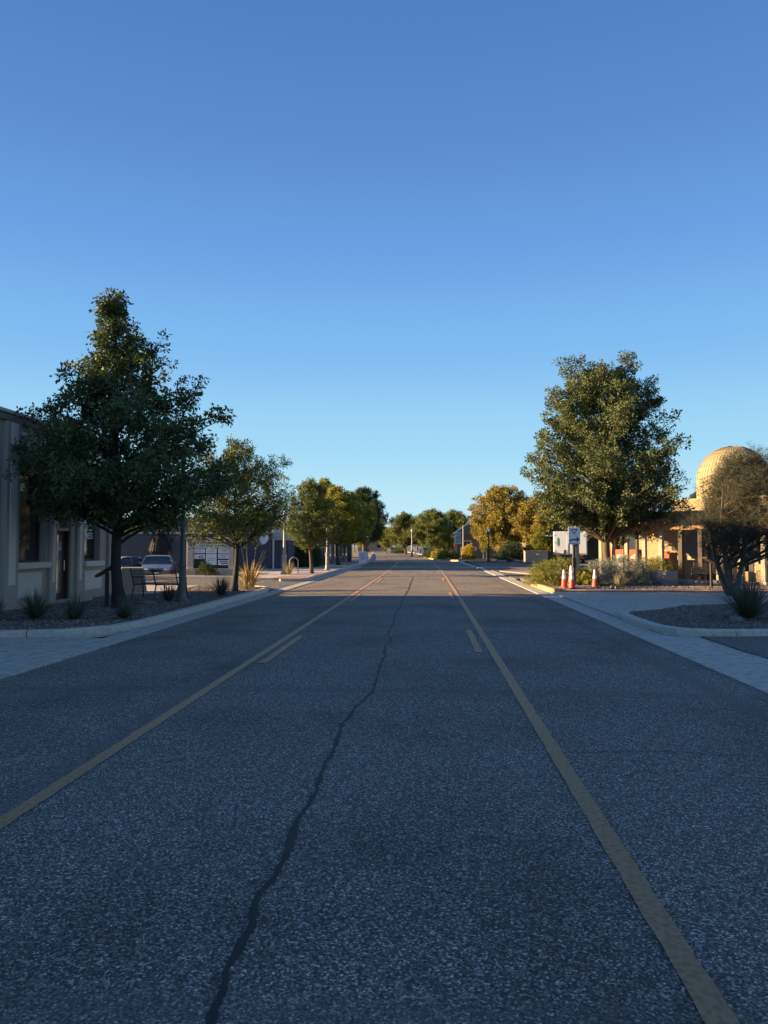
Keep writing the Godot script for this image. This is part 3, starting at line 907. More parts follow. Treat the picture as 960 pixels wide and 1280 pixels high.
	for i in 15:
		kq.append(Vector2(4.42 + bend(-220.0 + i * 10), -220.0 + i * 10))
	kerb_run(kerb_e2, kq, M.concrete_pale, -0.1, 0.1, 0.17, 5.0)

func crack_shadow_strip(parent: Node, pts: Array, w: float, lift := 0.004) -> void:
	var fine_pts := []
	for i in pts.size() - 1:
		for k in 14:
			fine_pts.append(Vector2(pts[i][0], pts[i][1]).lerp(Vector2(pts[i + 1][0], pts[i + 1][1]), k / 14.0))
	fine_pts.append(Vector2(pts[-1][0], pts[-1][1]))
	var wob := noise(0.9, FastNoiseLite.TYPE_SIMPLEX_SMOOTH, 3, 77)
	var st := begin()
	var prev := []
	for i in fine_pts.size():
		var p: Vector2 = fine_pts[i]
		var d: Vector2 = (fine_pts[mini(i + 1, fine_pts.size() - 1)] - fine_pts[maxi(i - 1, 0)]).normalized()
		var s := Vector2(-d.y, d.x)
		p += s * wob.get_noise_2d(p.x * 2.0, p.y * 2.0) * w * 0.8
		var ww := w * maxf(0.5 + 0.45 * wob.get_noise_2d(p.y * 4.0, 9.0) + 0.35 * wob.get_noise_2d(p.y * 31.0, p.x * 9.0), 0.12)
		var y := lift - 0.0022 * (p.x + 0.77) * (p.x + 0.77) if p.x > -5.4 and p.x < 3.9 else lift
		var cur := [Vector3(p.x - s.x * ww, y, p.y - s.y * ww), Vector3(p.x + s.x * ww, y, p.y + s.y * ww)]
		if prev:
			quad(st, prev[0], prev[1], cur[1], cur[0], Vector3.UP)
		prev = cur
	build("crack_and_shadow", st, M.tar_and_shadow, parent)

# ------------------------------------------------------------------ buildings
const FACE_X := Basis(Vector3(0, 0, -1), Vector3(0, 1, 0), Vector3(1, 0, 0))     # a plate drawn in x-y turned to face east

func stucco_studio() -> void:
	var b := thing("studio_building", "taupe stucco studio with pale inset panels and a wooden glass door", "building", Vector3(-10.45, 0.05, -24.5))
	# local x runs out over the pavement, local z back towards the viewer's end of the street
	var wall := func(z0: float, z1: float, y0: float, y1: float) -> void:
		box("wall", b, Vector3(-0.15, (y0 + y1) * 0.5, (z0 + z1) * 0.5), Vector3(0.3, y1 - y0, absf(z1 - z0)), M.taupe_stucco)
	var top := 4.92
	wall.call(0.0, 1.05, 0.0, top)
	wall.call(1.05, 2.15, 0.0, 1.15)
	wall.call(1.05, 2.15, 2.95, top)
	wall.call(2.15, 3.0, 0.0, top)
	wall.call(3.0, 3.9, 2.52, top)
	wall.call(3.9, 4.45, 0.0, top)
	wall.call(4.45, 6.0, 0.0, 1.18)
	wall.call(4.45, 6.0, 3.55, top)
	wall.call(6.0, 7.6, 0.0, top)
	wall.call(7.6, 9.1, 0.0, 1.18)
	wall.call(7.6, 9.1, 3.55, top)
	wall.call(9.1, 22.0, 0.0, top)
	box("end_wall", b, Vector3(-9.3, top * 0.5, 0.15), Vector3(17.98, top, 0.3), M.taupe_stucco)
	box("end_wall", b, Vector3(-9.3, top * 0.5, 22.15), Vector3(18.6, top, 0.3), M.taupe_stucco)
	box("room_partition", b, Vector3(-4.4, 2.4, 11.0), Vector3(0.1, 4.7, 21.6), M.room_paint)
	box("floor_slab", b, Vector3(-9.3, -0.02, 11.15), Vector3(17.9, 0.1, 21.6), M.concrete_dark)
	var roof := box("roof", b, Vector3(-9.3, 4.55, 11.15), Vector3(17.9, 0.12, 21.6), M.roof_grey)
	box("parapet_cap", roof, Vector3(-0.12, top + 0.04, 11.1), Vector3(0.42, 0.09, 22.4), M.pale_stucco, 0.015)
	box("cornice", b, Vector3(0.035, top - 0.14, 11.1), Vector3(0.07, 0.12, 22.1), M.dark_stucco, 0.01)
	# unseen hall added behind, its height set to shade the oak and street
	var hall := thing("added_shade_hall", "unseen tall hall added behind the taupe studio to cast the street shadow", "building", Vector3(-25.5, 0.0, 2.0))
	box("wall", hall, Vector3(0, 4.1, 0), Vector3(9.0, 8.2, 54.6), M.dark_stucco)
	box("roof", hall, Vector3(0, 8.26, 0), Vector3(9.3, 0.12, 54.9), M.roof_grey)
	# pilasters with pale strips
	for p in [[6.35, 0.6, 0.13], [4.18, 0.34, 0.09], [2.58, 0.36, 0.09], [0.33, 0.5, 0.1], [9.5, 0.6, 0.13], [12.4, 0.6, 0.13]]:
		var q := box("pilaster", b, Vector3(p[2] * 0.5, 2.35, p[0]), Vector3(p[2], 4.7, p[1]), M.taupe_stucco, 0.01)
		if p[1] > 0.55:
			box("pale_strip", q, Vector3(p[2] + 0.006, 2.15, p[0]), Vector3(0.024, 3.05, p[1] * 0.5), M.pale_stucco, 0.005)
			box("pale_panel", q, Vector3(p[2] + 0.006, 4.4, p[0]), Vector3(0.024, 0.55, p[1] * 0.5), M.pale_stucco, 0.005)
		else:
			box("pale_strip", q, Vector3(p[2] + 0.006, 1.53, p[0]), Vector3(0.024, 1.85, p[1] * 0.42), M.pale_stucco, 0.005)
	# upper and lower pale panels, each standing proud of the wall
	for p in [[4.62, 5.88, 3.95, 4.55], [1.15, 2.05, 3.95, 4.55], [3.05, 3.85, 3.95, 4.55], [7.7, 9.0, 3.95, 4.55], [4.68, 5.96, 0.28, 0.92], [0.95, 2.14, 0.26, 0.85], [7.7, 9.0, 0.28, 0.92]]:
		box("pale_panel", b, Vector3(0.014, (p[2] + p[3]) * 0.5, (p[0] + p[1]) * 0.5), Vector3(0.03, p[3] - p[2], p[1] - p[0]), M.pale_stucco, 0.006)
	tube("downspout", b, [Vector3(0.07, 4.7, 4.43), Vector3(0.07, 2.7, 4.43)], [0.04, 0.04], M.dark_metal, 8)
	tube("downspout", b, [Vector3(0.06, 4.6, 0.05), Vector3(0.06, 0.1, 0.05)], [0.045, 0.045], M.pole_grey, 8)
	# display windows
	for w in [[4.45, 6.0, 1.18, 3.55], [1.05, 2.15, 1.15, 2.95], [7.6, 9.1, 1.18, 3.55]]:
		var zc: float = (w[0] + w[1]) * 0.5
		var zw: float = w[1] - w[0]
		var yc: float = (w[2] + w[3]) * 0.5
		var yh: float = w[3] - w[2]
		var win := box("window", b, Vector3(-0.22, w[2] + 0.035, zc), Vector3(0.08, 0.07, zw), M.door_wood, 0.008)
		box("frame", win, Vector3(-0.22, w[3] - 0.035, zc), Vector3(0.08, 0.07, zw), M.door_wood, 0.008)
		for e in [w[0] + 0.04, w[1] - 0.04]:
			box("frame", win, Vector3(-0.221, yc, e), Vector3(0.08, yh - 0.14, 0.075), M.door_wood, 0.008)
		box("pane", win, Vector3(-0.225, yc, zc), Vector3(0.012, yh - 0.14, zw - 0.15), M.window_glass)
		box("sill", win, Vector3(0.045, w[2] - 0.085, zc), Vector3(0.17, 0.16, zw + 0.18), M.pale_stucco, 0.012)
		box("display_shelf", win, Vector3(-0.7, w[2] + 0.02, zc), Vector3(0.8, 0.04, zw), M.room_paint)
	var c1 := box("curtain", b, Vector3(-0.55, 2.36, 4.78), Vector3(0.03, 2.3, 0.42), M.curtain)
	for k in 8:
		tube("fold", c1, [Vector3(-0.53, 1.22, 4.6 + k * 0.052), Vector3(-0.53, 3.5, 4.6 + k * 0.052)], [0.02, 0.017], M.curtain, 6)
	box("display_rail", b, Vector3(-0.4, 1.72, 5.25), Vector3(0.02, 0.02, 1.3), M.chrome)
	for k in 26:
		rng.seed = 900 + k
		lathe("fairy_light", b, [Vector2(0.0, -0.018), Vector2(0.018, 0.0), Vector2(0.0, 0.018)], M.lamp_glass, 6, Vector3(-0.34 - rng.randf() * 0.1, rng.randf_range(1.75, 3.4), rng.randf_range(4.75, 5.85)))
	# lit round neon in the window
	var neon := begin()
	var ring := []
	var rr := []
	for k in 25:
		ring.append(Vector3(-0.32, 1.54 + sin(TAU * k / 24.0) * 0.07, 5.78 + cos(TAU * k / 24.0) * 0.07))
		rr.append(0.03)
	add_tube(neon, ring, rr, 6, false)
	build("neon_lamp", neon, M.neon_blue, b)
	var glow := OmniLight3D.new()
	glow.name = "neon_glow"
	glow.light_color = Color(0.15, 0.1, 1.0)
	glow.light_energy = 0.015
	glow.light_size = 0.08
	glow.shadow_enabled = true
	glow.omni_range = 12.0
	glow.omni_attenuation = 2.0
	b.add_child(glow)
	glow.position = Vector3(-0.26, 1.54, 5.78)
	box("display_card", b, Vector3(-0.36, 1.3, 5.82), Vector3(0.02, 0.14, 0.12), M.sign_white)
	box("display_card", b, Vector3(-0.33, 1.45, 1.35), Vector3(0.02, 0.26, 0.2), M.sign_white)
	box("display_card", b, Vector3(-0.33, 1.72, 1.4), Vector3(0.02, 0.16, 0.22), M.sign_white)
	box("display_card", b, Vector3(-0.31, 1.3, 1.92), Vector3(0.02, 0.1, 0.18), M.sign_white)
	lettering("window_lettering", b, "DANCE", 0.2, M.sign_white, Vector3(-0.205, 2.18, 1.6), FACE_X, 1.0)
	lettering("window_lettering", b, "FITNESS", 0.2, M.sign_white, Vector3(-0.205, 1.93, 1.6), FACE_X, 0.85)
	# door with transom
	var d := box("door", b, Vector3(-0.2, 0.13, 3.45), Vector3(0.06, 0.24, 0.82), M.door_wood, 0.01)
	for e in [3.1, 3.8]:
		box("stile", d, Vector3(-0.199, 1.09, e), Vector3(0.058, 1.68, 0.12), M.door_wood, 0.01)
	box("top_rail", d, Vector3(-0.2, 1.98, 3.45), Vector3(0.06, 0.1, 0.82), M.door_wood, 0.01)
	box("pane", d, Vector3(-0.2, 1.09, 3.45), Vector3(0.014, 1.68, 0.58), M.door_glass)
	tube("handle", d, [Vector3(-0.13, 0.9, 3.14), Vector3(-0.13, 1.2, 3.14)], [0.014, 0.014], M.chrome, 6)
	lettering("window_lettering", d, "DANCE", 0.1, M.sign_white, Vector3(-0.19, 1.66, 3.45), FACE_X, 1.0)
	lettering("window_lettering", d, "FITNESS", 0.1, M.sign_white, Vector3(-0.19, 1.53, 3.45), FACE_X, 0.9)
	for e in [3.025, 3.875]:
		box("door_frame", b, Vector3(-0.14, 1.03, e), Vector3(0.16, 2.06, 0.05), M.door_wood, 0.008)
	box("door_frame", b, Vector3(-0.14, 2.09, 3.45), Vector3(0.16, 0.09, 0.9), M.taupe_stucco, 0.008)
	var arch := [Vector2(-0.38, 2.15)]
	for k in 13:
		var a := PI - PI * k / 12.0
		arch.append(Vector2(cos(a) * 0.38, 2.3 + sin(a) * 0.2))
	arch.append(Vector2(0.38, 2.15))
	plate("transom_pane", b, arch, -0.22, -0.2, M.door_glass, FACE_X, Vector3(0, 0, 3.45))
	var over := [Vector2(-0.45, 2.53), Vector2(-0.45, 2.14), Vector2(-0.38, 2.14)]
	over.append_array(arch.slice(1, -1))
	over.append_array([Vector2(0.38, 2.14), Vector2(0.45, 2.14), Vector2(0.45, 2.53)])
	plate("transom_surround", b, over, -0.26, -0.08, M.taupe_stucco, FACE_X, Vector3(0, 0, 3.45))
	box("step", b, Vector3(0.3, 0.04, 3.45), Vector3(0.6, 0.1, 1.2), M.concrete, 0.01)

func charcoal_building() -> void:
	var b := thing("shop_building", "low charcoal painted building with a domed black awning", "building", Vector3(-11.0, -0.45, -52.0))
	box("wall", b, Vector3(-13.0, 1.5, -4.0), Vector3(26.0, 3.0, 8.0), M.charcoal)
	box("parapet_cap", b, Vector3(-13.0, 3.03, -4.0), Vector3(26.16, 0.07, 8.16), M.cap_metal, 0.01)
	box("upper_wall", b, Vector3(-6.3, 3.6, -5.2), Vector3(8.2, 1.2, 5.2), M.charcoal)
	box("parapet_cap", b, Vector3(-6.3, 4.23, -5.2), Vector3(8.3, 0.06, 5.3), M.cap_metal, 0.01)
	# awning over the side door: quarter dome on ribs
	var door := box("door", b, Vector3(-7.8, 1.05, 0.02), Vector3(1.1, 2.1, 0.06), M.black_paint, 0.01)
	box("pane", door, Vector3(-7.8, 1.3, 0.06), Vector3(0.7, 1.1, 0.02), M.car_glass)
	for e in [-8.42, -7.18]:
		box("door_frame", b, Vector3(e, 1.1, 0.03), Vector3(0.12, 2.2, 0.1), M.slate_wall, 0.01)
	var aw := begin()
	var segs := 14
	for i in segs:
		for k in 8:
			var q := []
			for c in [[i, k], [i + 1, k], [i + 1, k + 1], [i, k + 1]]:
				var a: float = PI * c[0] / segs
				var e: float = PI * 0.5 * c[1] / 8.0
				q.append(Vector3(-7.8 - cos(a) * 0.75 * cos(e), 1.75 + sin(e) * 1.15, 0.02 + sin(a) * 0.95 * cos(e)))
			quad(aw, q[0], q[1], q[2], q[3], (q[0] + q[2]) * 0.5 - Vector3(-7.8, 1.75, 0))
	var awn := build("awning", aw, M.awning_cloth, b)
	for i in segs + 1:
		var a := PI * i / segs
		var ps := []
		for k in 6:
			var e := PI * 0.5 * k / 5.0
			ps.append(Vector3(-7.8 - cos(a) * 0.765 * cos(e), 1.75 + sin(e) * 1.165, 0.02 + sin(a) * 0.965 * cos(e)))
		tube("seam", awn, ps, [0.012, 0.012, 0.012, 0.012, 0.012, 0.012], M.awning_cloth, 4)
	# wall lamp
	var lamp := tube("wall_light", b, [Vector3(-6.0, 2.75, 0.0), Vector3(-6.0, 2.95, 0.25), Vector3(-6.0, 2.85, 0.42), Vector3(-6.0, 2.75, 0.44)], [0.02, 0.02, 0.02, 0.02], M.dark_metal, 6)
	lathe("shade", lamp, [Vector2(0.05, 2.82), Vector2(0.1, 2.74), Vector2(0.2, 2.62), Vector2(0.19, 2.61)], M.lamp_glass, 14, Vector3(-6.0, 0, 0.44))
	# round logo board
	var disc := begin()
	add_lathe(disc, [Vector2(0, 0.0), Vector2(0.48, 0.0), Vector2(0.5, -0.02), Vector2(0.5, -0.06)], 28)
	var db := build("round_sign", disc, M.sign_white, b)
	db.transform = Transform3D(Basis(Vector3.RIGHT, PI * 0.5), Vector3(-0.62, 2.72, 0.07))
	for k in 3:
		box("print", b, Vector3(-0.62, 2.9 - k * 0.17, 0.085), Vector3(0.55 - 0.1 * absi(k - 1), 0.05, 0.012), M.sign_grey_print)
	var bug := box("flood_light", b, Vector3(-1.55, 2.6, 0.12), Vector3(0.22, 0.12, 0.24), M.lamp_glass, 0.02)
	bug.rotation.y = 0.0
	# street-side recess with a glazed shopfront and pale fascia
	box("fascia", b, Vector3(0.55, 3.0, -0.6), Vector3(1.1, 0.95, 0.12), M.sage_panel, 0.01)
	box("fascia", b, Vector3(1.06, 3.0, -4.3), Vector3(0.1, 0.95, 7.2), M.sage_panel, 0.01)
	box("corner_post", b, Vector3(0.12, 1.5, -0.5), Vector3(0.12, 2.2, 0.12), M.white_paint, 0.01)
	var shop := box("shop_window", b, Vector3(0.62, 1.5, -0.75), Vector3(0.9, 1.9, 0.04), M.mirror_glass)
	for k in 4:
		box("frame", shop, Vector3(0.2 + k * 0.28, 1.5, -0.71), Vector3(0.05, 1.9, 0.05), M.dark_metal)
	for k in 3:
		box("frame", shop, Vector3(0.62, 0.57 + k * 0.93, -0.7), Vector3(0.9, 0.05, 0.05), M.dark_metal)
	box("wall", b, Vector3(0.55, 1.2, -4.5), Vector3(1.05, 3.2, 7.0), M.charcoal)

func street_fronts() -> void:
	var b := thing("shop_building", "grey street front building with tall sash windows", "building", Vector3(-8.6, 0.05, -60.5))
	box("wall", b, Vector3(-5.5, 1.75, -12.0), Vector3(11.0, 3.5, 24.0), M.slate_wall)
	box("parapet_cap", b, Vector3(-5.5, 3.54, -12.0), Vector3(11.2, 0.09, 24.2), M.cap_metal, 0.01)
	box("end_cladding", b, Vector3(-5.5, 1.74, 0.03), Vector3(10.98, 3.48, 0.06), M.charcoal)
	for k in 7:
		var zc := -1.6 - k * 3.2
		var win := box("window", b, Vector3(0.03, 1.55, zc), Vector3(0.07, 1.9, 1.1), M.black_paint, 0.01)
		for e in [-0.27, 0.27]:
			box("pane", win, Vector3(0.075, 1.55, zc + e), Vector3(0.02, 1.7, 0.46), M.mirror_glass)
		box("sill", win, Vector3(0.08, 0.56, zc), Vector3(0.16, 0.08, 1.25), M.cap_metal, 0.01)
		box("pilaster", b, Vector3(0.05, 1.7, zc - 1.6), Vector3(0.1, 3.4, 0.35), M.slate_wall, 0.01)
	box("wall_plaque", b, Vector3(0.06, 1.0, -19.6), Vector3(0.04, 0.3, 0.5), M.sign_white)
	# arched porch farther on
	var p := thing("arched_porch", "slate porch with white arched gable over the pavement", "porch", Vector3(-8.2, 0.08, -86.0))
	for e in [-1.0, 1.0]:
		for f in [0.0, -2.4]:
			box("post", p, Vector3(e, 1.3, f), Vector3(0.16, 2.6, 0.16), M.slate_wall, 0.01)
	var arch := [Vector2(-1.2, 2.6)]
	for k in 13:
		var a := PI - PI * k / 12.0
		arch.append(Vector2(cos(a) * 1.15, 2.75 + sin(a) * 0.85))
	arch.append(Vector2(1.2, 2.6))
	plate("gable", p, arch, -2.5, 0.1, M.white_paint)
	box("wall", p, Vector3(-2.6, 1.6, -3.0), Vector3(3.0, 3.2, 6.0), M.slate_wall)
	var far := thing("house", "tan far house half hidden behind the street trees", "house", Vector3(-18.5, 0.0, -250.0))
	box("wall", far, Vector3(0, 1.6, 0), Vector3(9, 3.2, 8), M.box_tan)
	plate("roof", far, [Vector2(-5.2, 3.1), Vector2(5.2, 3.1), Vector2(0, 5.4)], -4.3, 4.3, M.roof_grey)
	for e in [-2.4, 2.4]:
		var w := box("window", far, Vector3(e, 1.7, 4.02), Vector3(1.5, 1.3, 0.08), M.cap_metal)
		box("pane", w, Vector3(e, 1.7, 4.07), Vector3(1.3, 1.1, 0.04), M.car_glass)
	var pale := thing("house", "white flat roofed building far behind the parked cars", "building", Vector3(-33.0, 0.0, -78.0))
	box("wall", pale, Vector3(0, 2.1, 0), Vector3(12, 4.2, 8), M.white_paint)
	box("roof", pale, Vector3(0, 4.26, 0), Vector3(12.4, 0.14, 8.4), M.cap_metal)
	for k in 4:
		var w := box("window", pale, Vector3(-4.2 + k * 2.8, 2.3, 4.03), Vector3(1.3, 1.3, 0.08), M.cap_metal)
		box("pane", w, Vector3(-4.2 + k * 2.8, 2.3, 4.08), Vector3(1.1, 1.1, 0.04), M.car_glass)

func domed_building() -> void:
	# stands square to a corner, turned 45 degrees to the street
	var b := thing("domed_building", "cream stucco building with ribbed domes, tile eaves and a posted porch", "building", Vector3(9.45, 0.06, -39.95), -PI / 4)
	var wall := func(u0: float, u1: float, y0: float, y1: float, m: Material) -> void:
		box("wall", b, Vector3((u0 + u1) * 0.5, (y0 + y1) * 0.5, -0.2), Vector3(u1 - u0, y1 - y0, 0.4), m)
	var h := 3.3
	wall.call(0.0, 0.35, 0.0, h, M.cream_stucco)
	wall.call(0.35, 1.7, 2.5, h, M.cream_stucco)
	wall.call(0.35, 1.7, 0.0, 1.1, M.cream_stucco)
	wall.call(1.7, 5.1, 0.0, h, M.cream_stucco)
	wall.call(5.1, 5.62, 2.45, h, M.cream_stucco)
	wall.call(5.62, 6.8, 0.0, h, M.cream_stucco)
	wall.call(6.8, 7.3, 2.4, h, M.cream_stucco)
	wall.call(7.3, 7.55, 0.0, h, M.cream_stucco)
	wall.call(7.55, 8.15, 2.4, h, M.cream_stucco)
	wall.call(8.15, 16.0, 0.0, h, M.cream_stucco)
	for g in [[6.8, 7.3], [7.55, 8.15]]:
		wall.call(g[0], g[1], 0.0, 0.45, M.cream_stucco)
	box("side_wall", b, Vector3(0.2, h * 0.5, -5.2), Vector3(0.4, h, 9.6), M.cream_stucco)
	box("side_wall", b, Vector3(15.8, h * 0.5, -5.2), Vector3(0.4, h, 9.6), M.cream_stucco)
	box("back_wall", b, Vector3(8.0, h * 0.5, -10.2), Vector3(16.0, h, 0.4), M.cream_stucco)
	var roof := box("roof", b, Vector3(8.0, h - 0.2, -5.2), Vector3(15.2, 0.2, 9.6), M.cream_stucco)
	# domes with raised ribs on drums
	var rear := box("rear_hall", b, Vector3(0.6, 2.35, -17.5), Vector3(7.2, 4.7, 10.0), M.cream_stucco, 0.03)
	for c in [[-0.64, -16.4], [2.35, -20.1]]:
		var r := 2.3
		var prof := [Vector2(r, 4.6), Vector2(r, 6.1)]
		for k in 11:
			var a := PI * 0.5 * k / 10.0
			prof.append(Vector2(maxf(cos(a) * r * 0.985, 0.0), 6.1 + sin(a) * r * 0.985))
		var dome := lathe("dome", rear, prof, M.cream_stucco, 48, Vector3(c[0], 0, c[1]))
		for k in 56:
			var a := TAU * k / 56.0
			var ps := []
			for e in 8:
				var f := PI * 0.5 * e / 7.6
				ps.append(Vector3(c[0] + cos(a) * cos(f) * r * 0.99, 6.1 + sin(f) * r * 0.99, c[1] + sin(a) * cos(f) * r * 0.99))
			tube("rib", dome, ps, [0.016, 0.016, 0.016, 0.016, 0.015, 0.014, 0.012, 0.008], M.cream_stucco, 4)
	# openings
	for g in [[5.1, 5.62, 0.0, 2.45], [6.8, 7.3, 0.45, 2.4], [7.55, 8.15, 0.45, 2.4]]:
		var uc: float = (g[0] + g[1]) * 0.5
		var dr := box("door" if g[2] == 0.0 else "window", b, Vector3(uc, (g[2] + g[3]) * 0.5, -0.2), Vector3(g[1] - g[0], g[3] - g[2], 0.06), M.post_dark)
		box("pane", dr, Vector3(uc, (g[2] + g[3]) * 0.5 + 0.25, -0.16), Vector3((g[1] - g[0]) * 0.68, (g[3] - g[2]) * 0.6, 0.03), M.mirror_glass)
		for e in [g[0] - 0.07, g[1] + 0.07]:
			box("trim", dr, Vector3(e, (g[2] + g[3]) * 0.5, 0.03), Vector3(0.13, g[3] - g[2] + 0.1, 0.07), M.cream_trim, 0.01)
		box("trim", dr, Vector3(uc, g[3] + 0.1, 0.032), Vector3(g[1] - g[0] + 0.3, 0.14, 0.075), M.cream_trim, 0.01)
		box("notice", dr, Vector3(uc, 1.75, -0.13), Vector3(0.24, 0.3, 0.02), M.sign_white)
	box("pane", b, Vector3(1.03, 1.8, -0.2), Vector3(1.34, 1.4, 0.05), M.car_glass)
	# arched niche with a pebbled border
	var niche := []
	for k in 17:
		var a := PI - PI * k / 16.0
		niche.append(Vector2(cos(a) * 0.42, 1.75 + sin(a) * 0.5))
	niche.append(Vector2(0.42, 1.15))
	niche.append(Vector2(-0.42, 1.15))
	box("panel", b, Vector3(4.6, 1.65, 0.02), Vector3(1.25, 1.6, 0.05), M.cream_trim, 0.01)
	var np := plate("niche_panel", b, niche, 0.05, 0.075, M.slate_wall, Basis.IDENTITY, Vector3(4.6, 0, 0))
	for k in 22:
		var a := PI * 1.25 - PI * 1.5 * k / 21.0
		rng.seed = 300 + k
		lathe("shell", np, [Vector2(0, -0.06), Vector2(0.055, 0), Vector2(0, 0.06)], M.cream_trim, 6, Vector3(4.6 + cos(a) * 0.5, 1.72 + sin(a) * 0.6, 0.08))
	# low wall with red mural on the far half of the porch
	var mural := box("porch_wall", b, Vector3(2.2, 0.72, 1.9), Vector3(1.9, 1.44, 0.16), M.mural_red, 0.01)
	box("mural_panel", mural, Vector3(1.95, 0.72, 1.99), Vector3(0.62, 0.95, 0.02), M.mural_print)
	rng.seed = 55
	for k in 9:
		var pt := []
		var c := Vector2(rng.randf_range(2.45, 2.95), rng.randf_range(0.4, 1.2))
		for e in 6:
			pt.append(c + Vector2(cos(TAU * e / 6.0), sin(TAU * e / 6.0)) * rng.randf_range(0.05, 0.16))
		plate("mural_mark", mural, pt, 1.982, 1.99, M.mural_print)
	box("mural_board", b, Vector3(3.2, 0.7, 0.25), Vector3(0.5, 1.3, 0.06), M.mural_red, 0.01)
	# porch roof and posts
	box("porch_beam", b, Vector3(5.3, 2.42, 2.83), Vector3(9.0, 0.2, 0.16), M.beam_tan, 0.01)
	box("fascia", b, Vector3(2.9, 2.68, 2.95), Vector3(4.1, 0.3, 0.08), M.beam_tan, 0.01)
	var pr := begin()
	quad(pr, Vector3(0.8, 2.62, 3.08), Vector3(4.9, 2.62, 3.08), Vector3(4.9, 2.78, 1.9), Vector3(0.8, 2.78, 1.9), Vector3.UP)
	quad(pr, Vector3(0.8, 2.56, 3.08), Vector3(4.9, 2.56, 3.08), Vector3(4.9, 2.72, 1.9), Vector3(0.8, 2.72, 1.9), Vector3.DOWN)
	quad(pr, Vector3(0.8, 2.56, 3.08), Vector3(4.9, 2.56, 3.08), Vector3(4.9, 2.62, 3.08), Vector3(0.8, 2.62, 3.08), Vector3.BACK)
	var porch := build("porch_roof", pr, M.roof_tile, b)
	for k in 15:
		var u := 0.9 + k * 0.27
		tube("roof_tile", porch, [Vector3(u, 2.64, 3.11), Vector3(u, 2.8, 1.9)], [0.09, 0.09], M.roof_tile, 8)
	for k in 8:
		box("rafter", porch, Vector3(1.1 + k * 1.1, 2.68, 1.55), Vector3(0.1, 0.16, 3.0), M.beam_tan, 0.0, Basis(Vector3.RIGHT, 0.124))
	for q in [[1.96, 0, 0.16], [2.68, 0, 0.17], [3.2, 1, 0.12], [3.58, 0, 0.18], [4.4, 0, 0.2], [5.34, 1, 0.2], [6.24, 1, 0.2], [7.12, 1, 0.2], [7.98, 0, 0.18], [8.86, 0, 0.18], [1.3, 0, 0.17]]:
		var p := box("post", b, Vector3(q[0], 1.15, 2.83), Vector3(q[2], 2.3, q[2]), M.post_dark if q[1] else M.post_pale, 0.012)
		box("foot", p, Vector3(q[0], 0.07, 2.83), Vector3(q[2] + 0.1, 0.14, q[2] + 0.1), M.concrete_dark, 0.01)
	for q in [[8.3, 0.55], [10.6, 0.55]]:
		box("low_wall", b, Vector3(q[0] + 0.6, 0.42, 2.0), Vector3(1.3, 0.84, 0.3), M.cream_stucco, 0.02)
	# hanging baskets
	for q in [[2.3, 1.75], [6.6, 1.75], [8.4, 1.75]]:
		var hb := thing("hanging_basket", "", "basket", b.transform * Vector3(q[0], q[1], 2.4), 0.0, "hanging baskets under the porch roof")
		hb.set_meta("label", "dry flower basket hanging under the tiled porch roof " + ("before the red mural" if q[0] < 3 else ("by the arched niche" if q[0] < 7 else "by the twin windows")))
		lathe("bowl", hb, [Vector2(0.0, -0.16), Vector2(0.14, -0.1), Vector2(0.2, 0.04), Vector2(0.18, 0.05)], M.post_dark, 12)
		for k in 3:
			var a := TAU * k / 3.0
			tube("wire", hb, [Vector3(cos(a) * 0.19, 0.04, sin(a) * 0.19), Vector3(0, 0.85, 0)], [0.006, 0.006], M.dark_metal, 4)
		var fl := begin()
		rng.seed = 66
		for k in 14:
			var d := Vector3(rng.randf_range(-1, 1), rng.randf_range(-0.2, 1), rng.randf_range(-1, 1)).normalized()
			fl.append_from(gold_sprays[k % gold_sprays.size()], 0, Transform3D(aim(d, rng.randf() * TAU, 0.6), Vector3(0, 0.02, 0)))
		build("flowers", fl, M.leaf, hb)

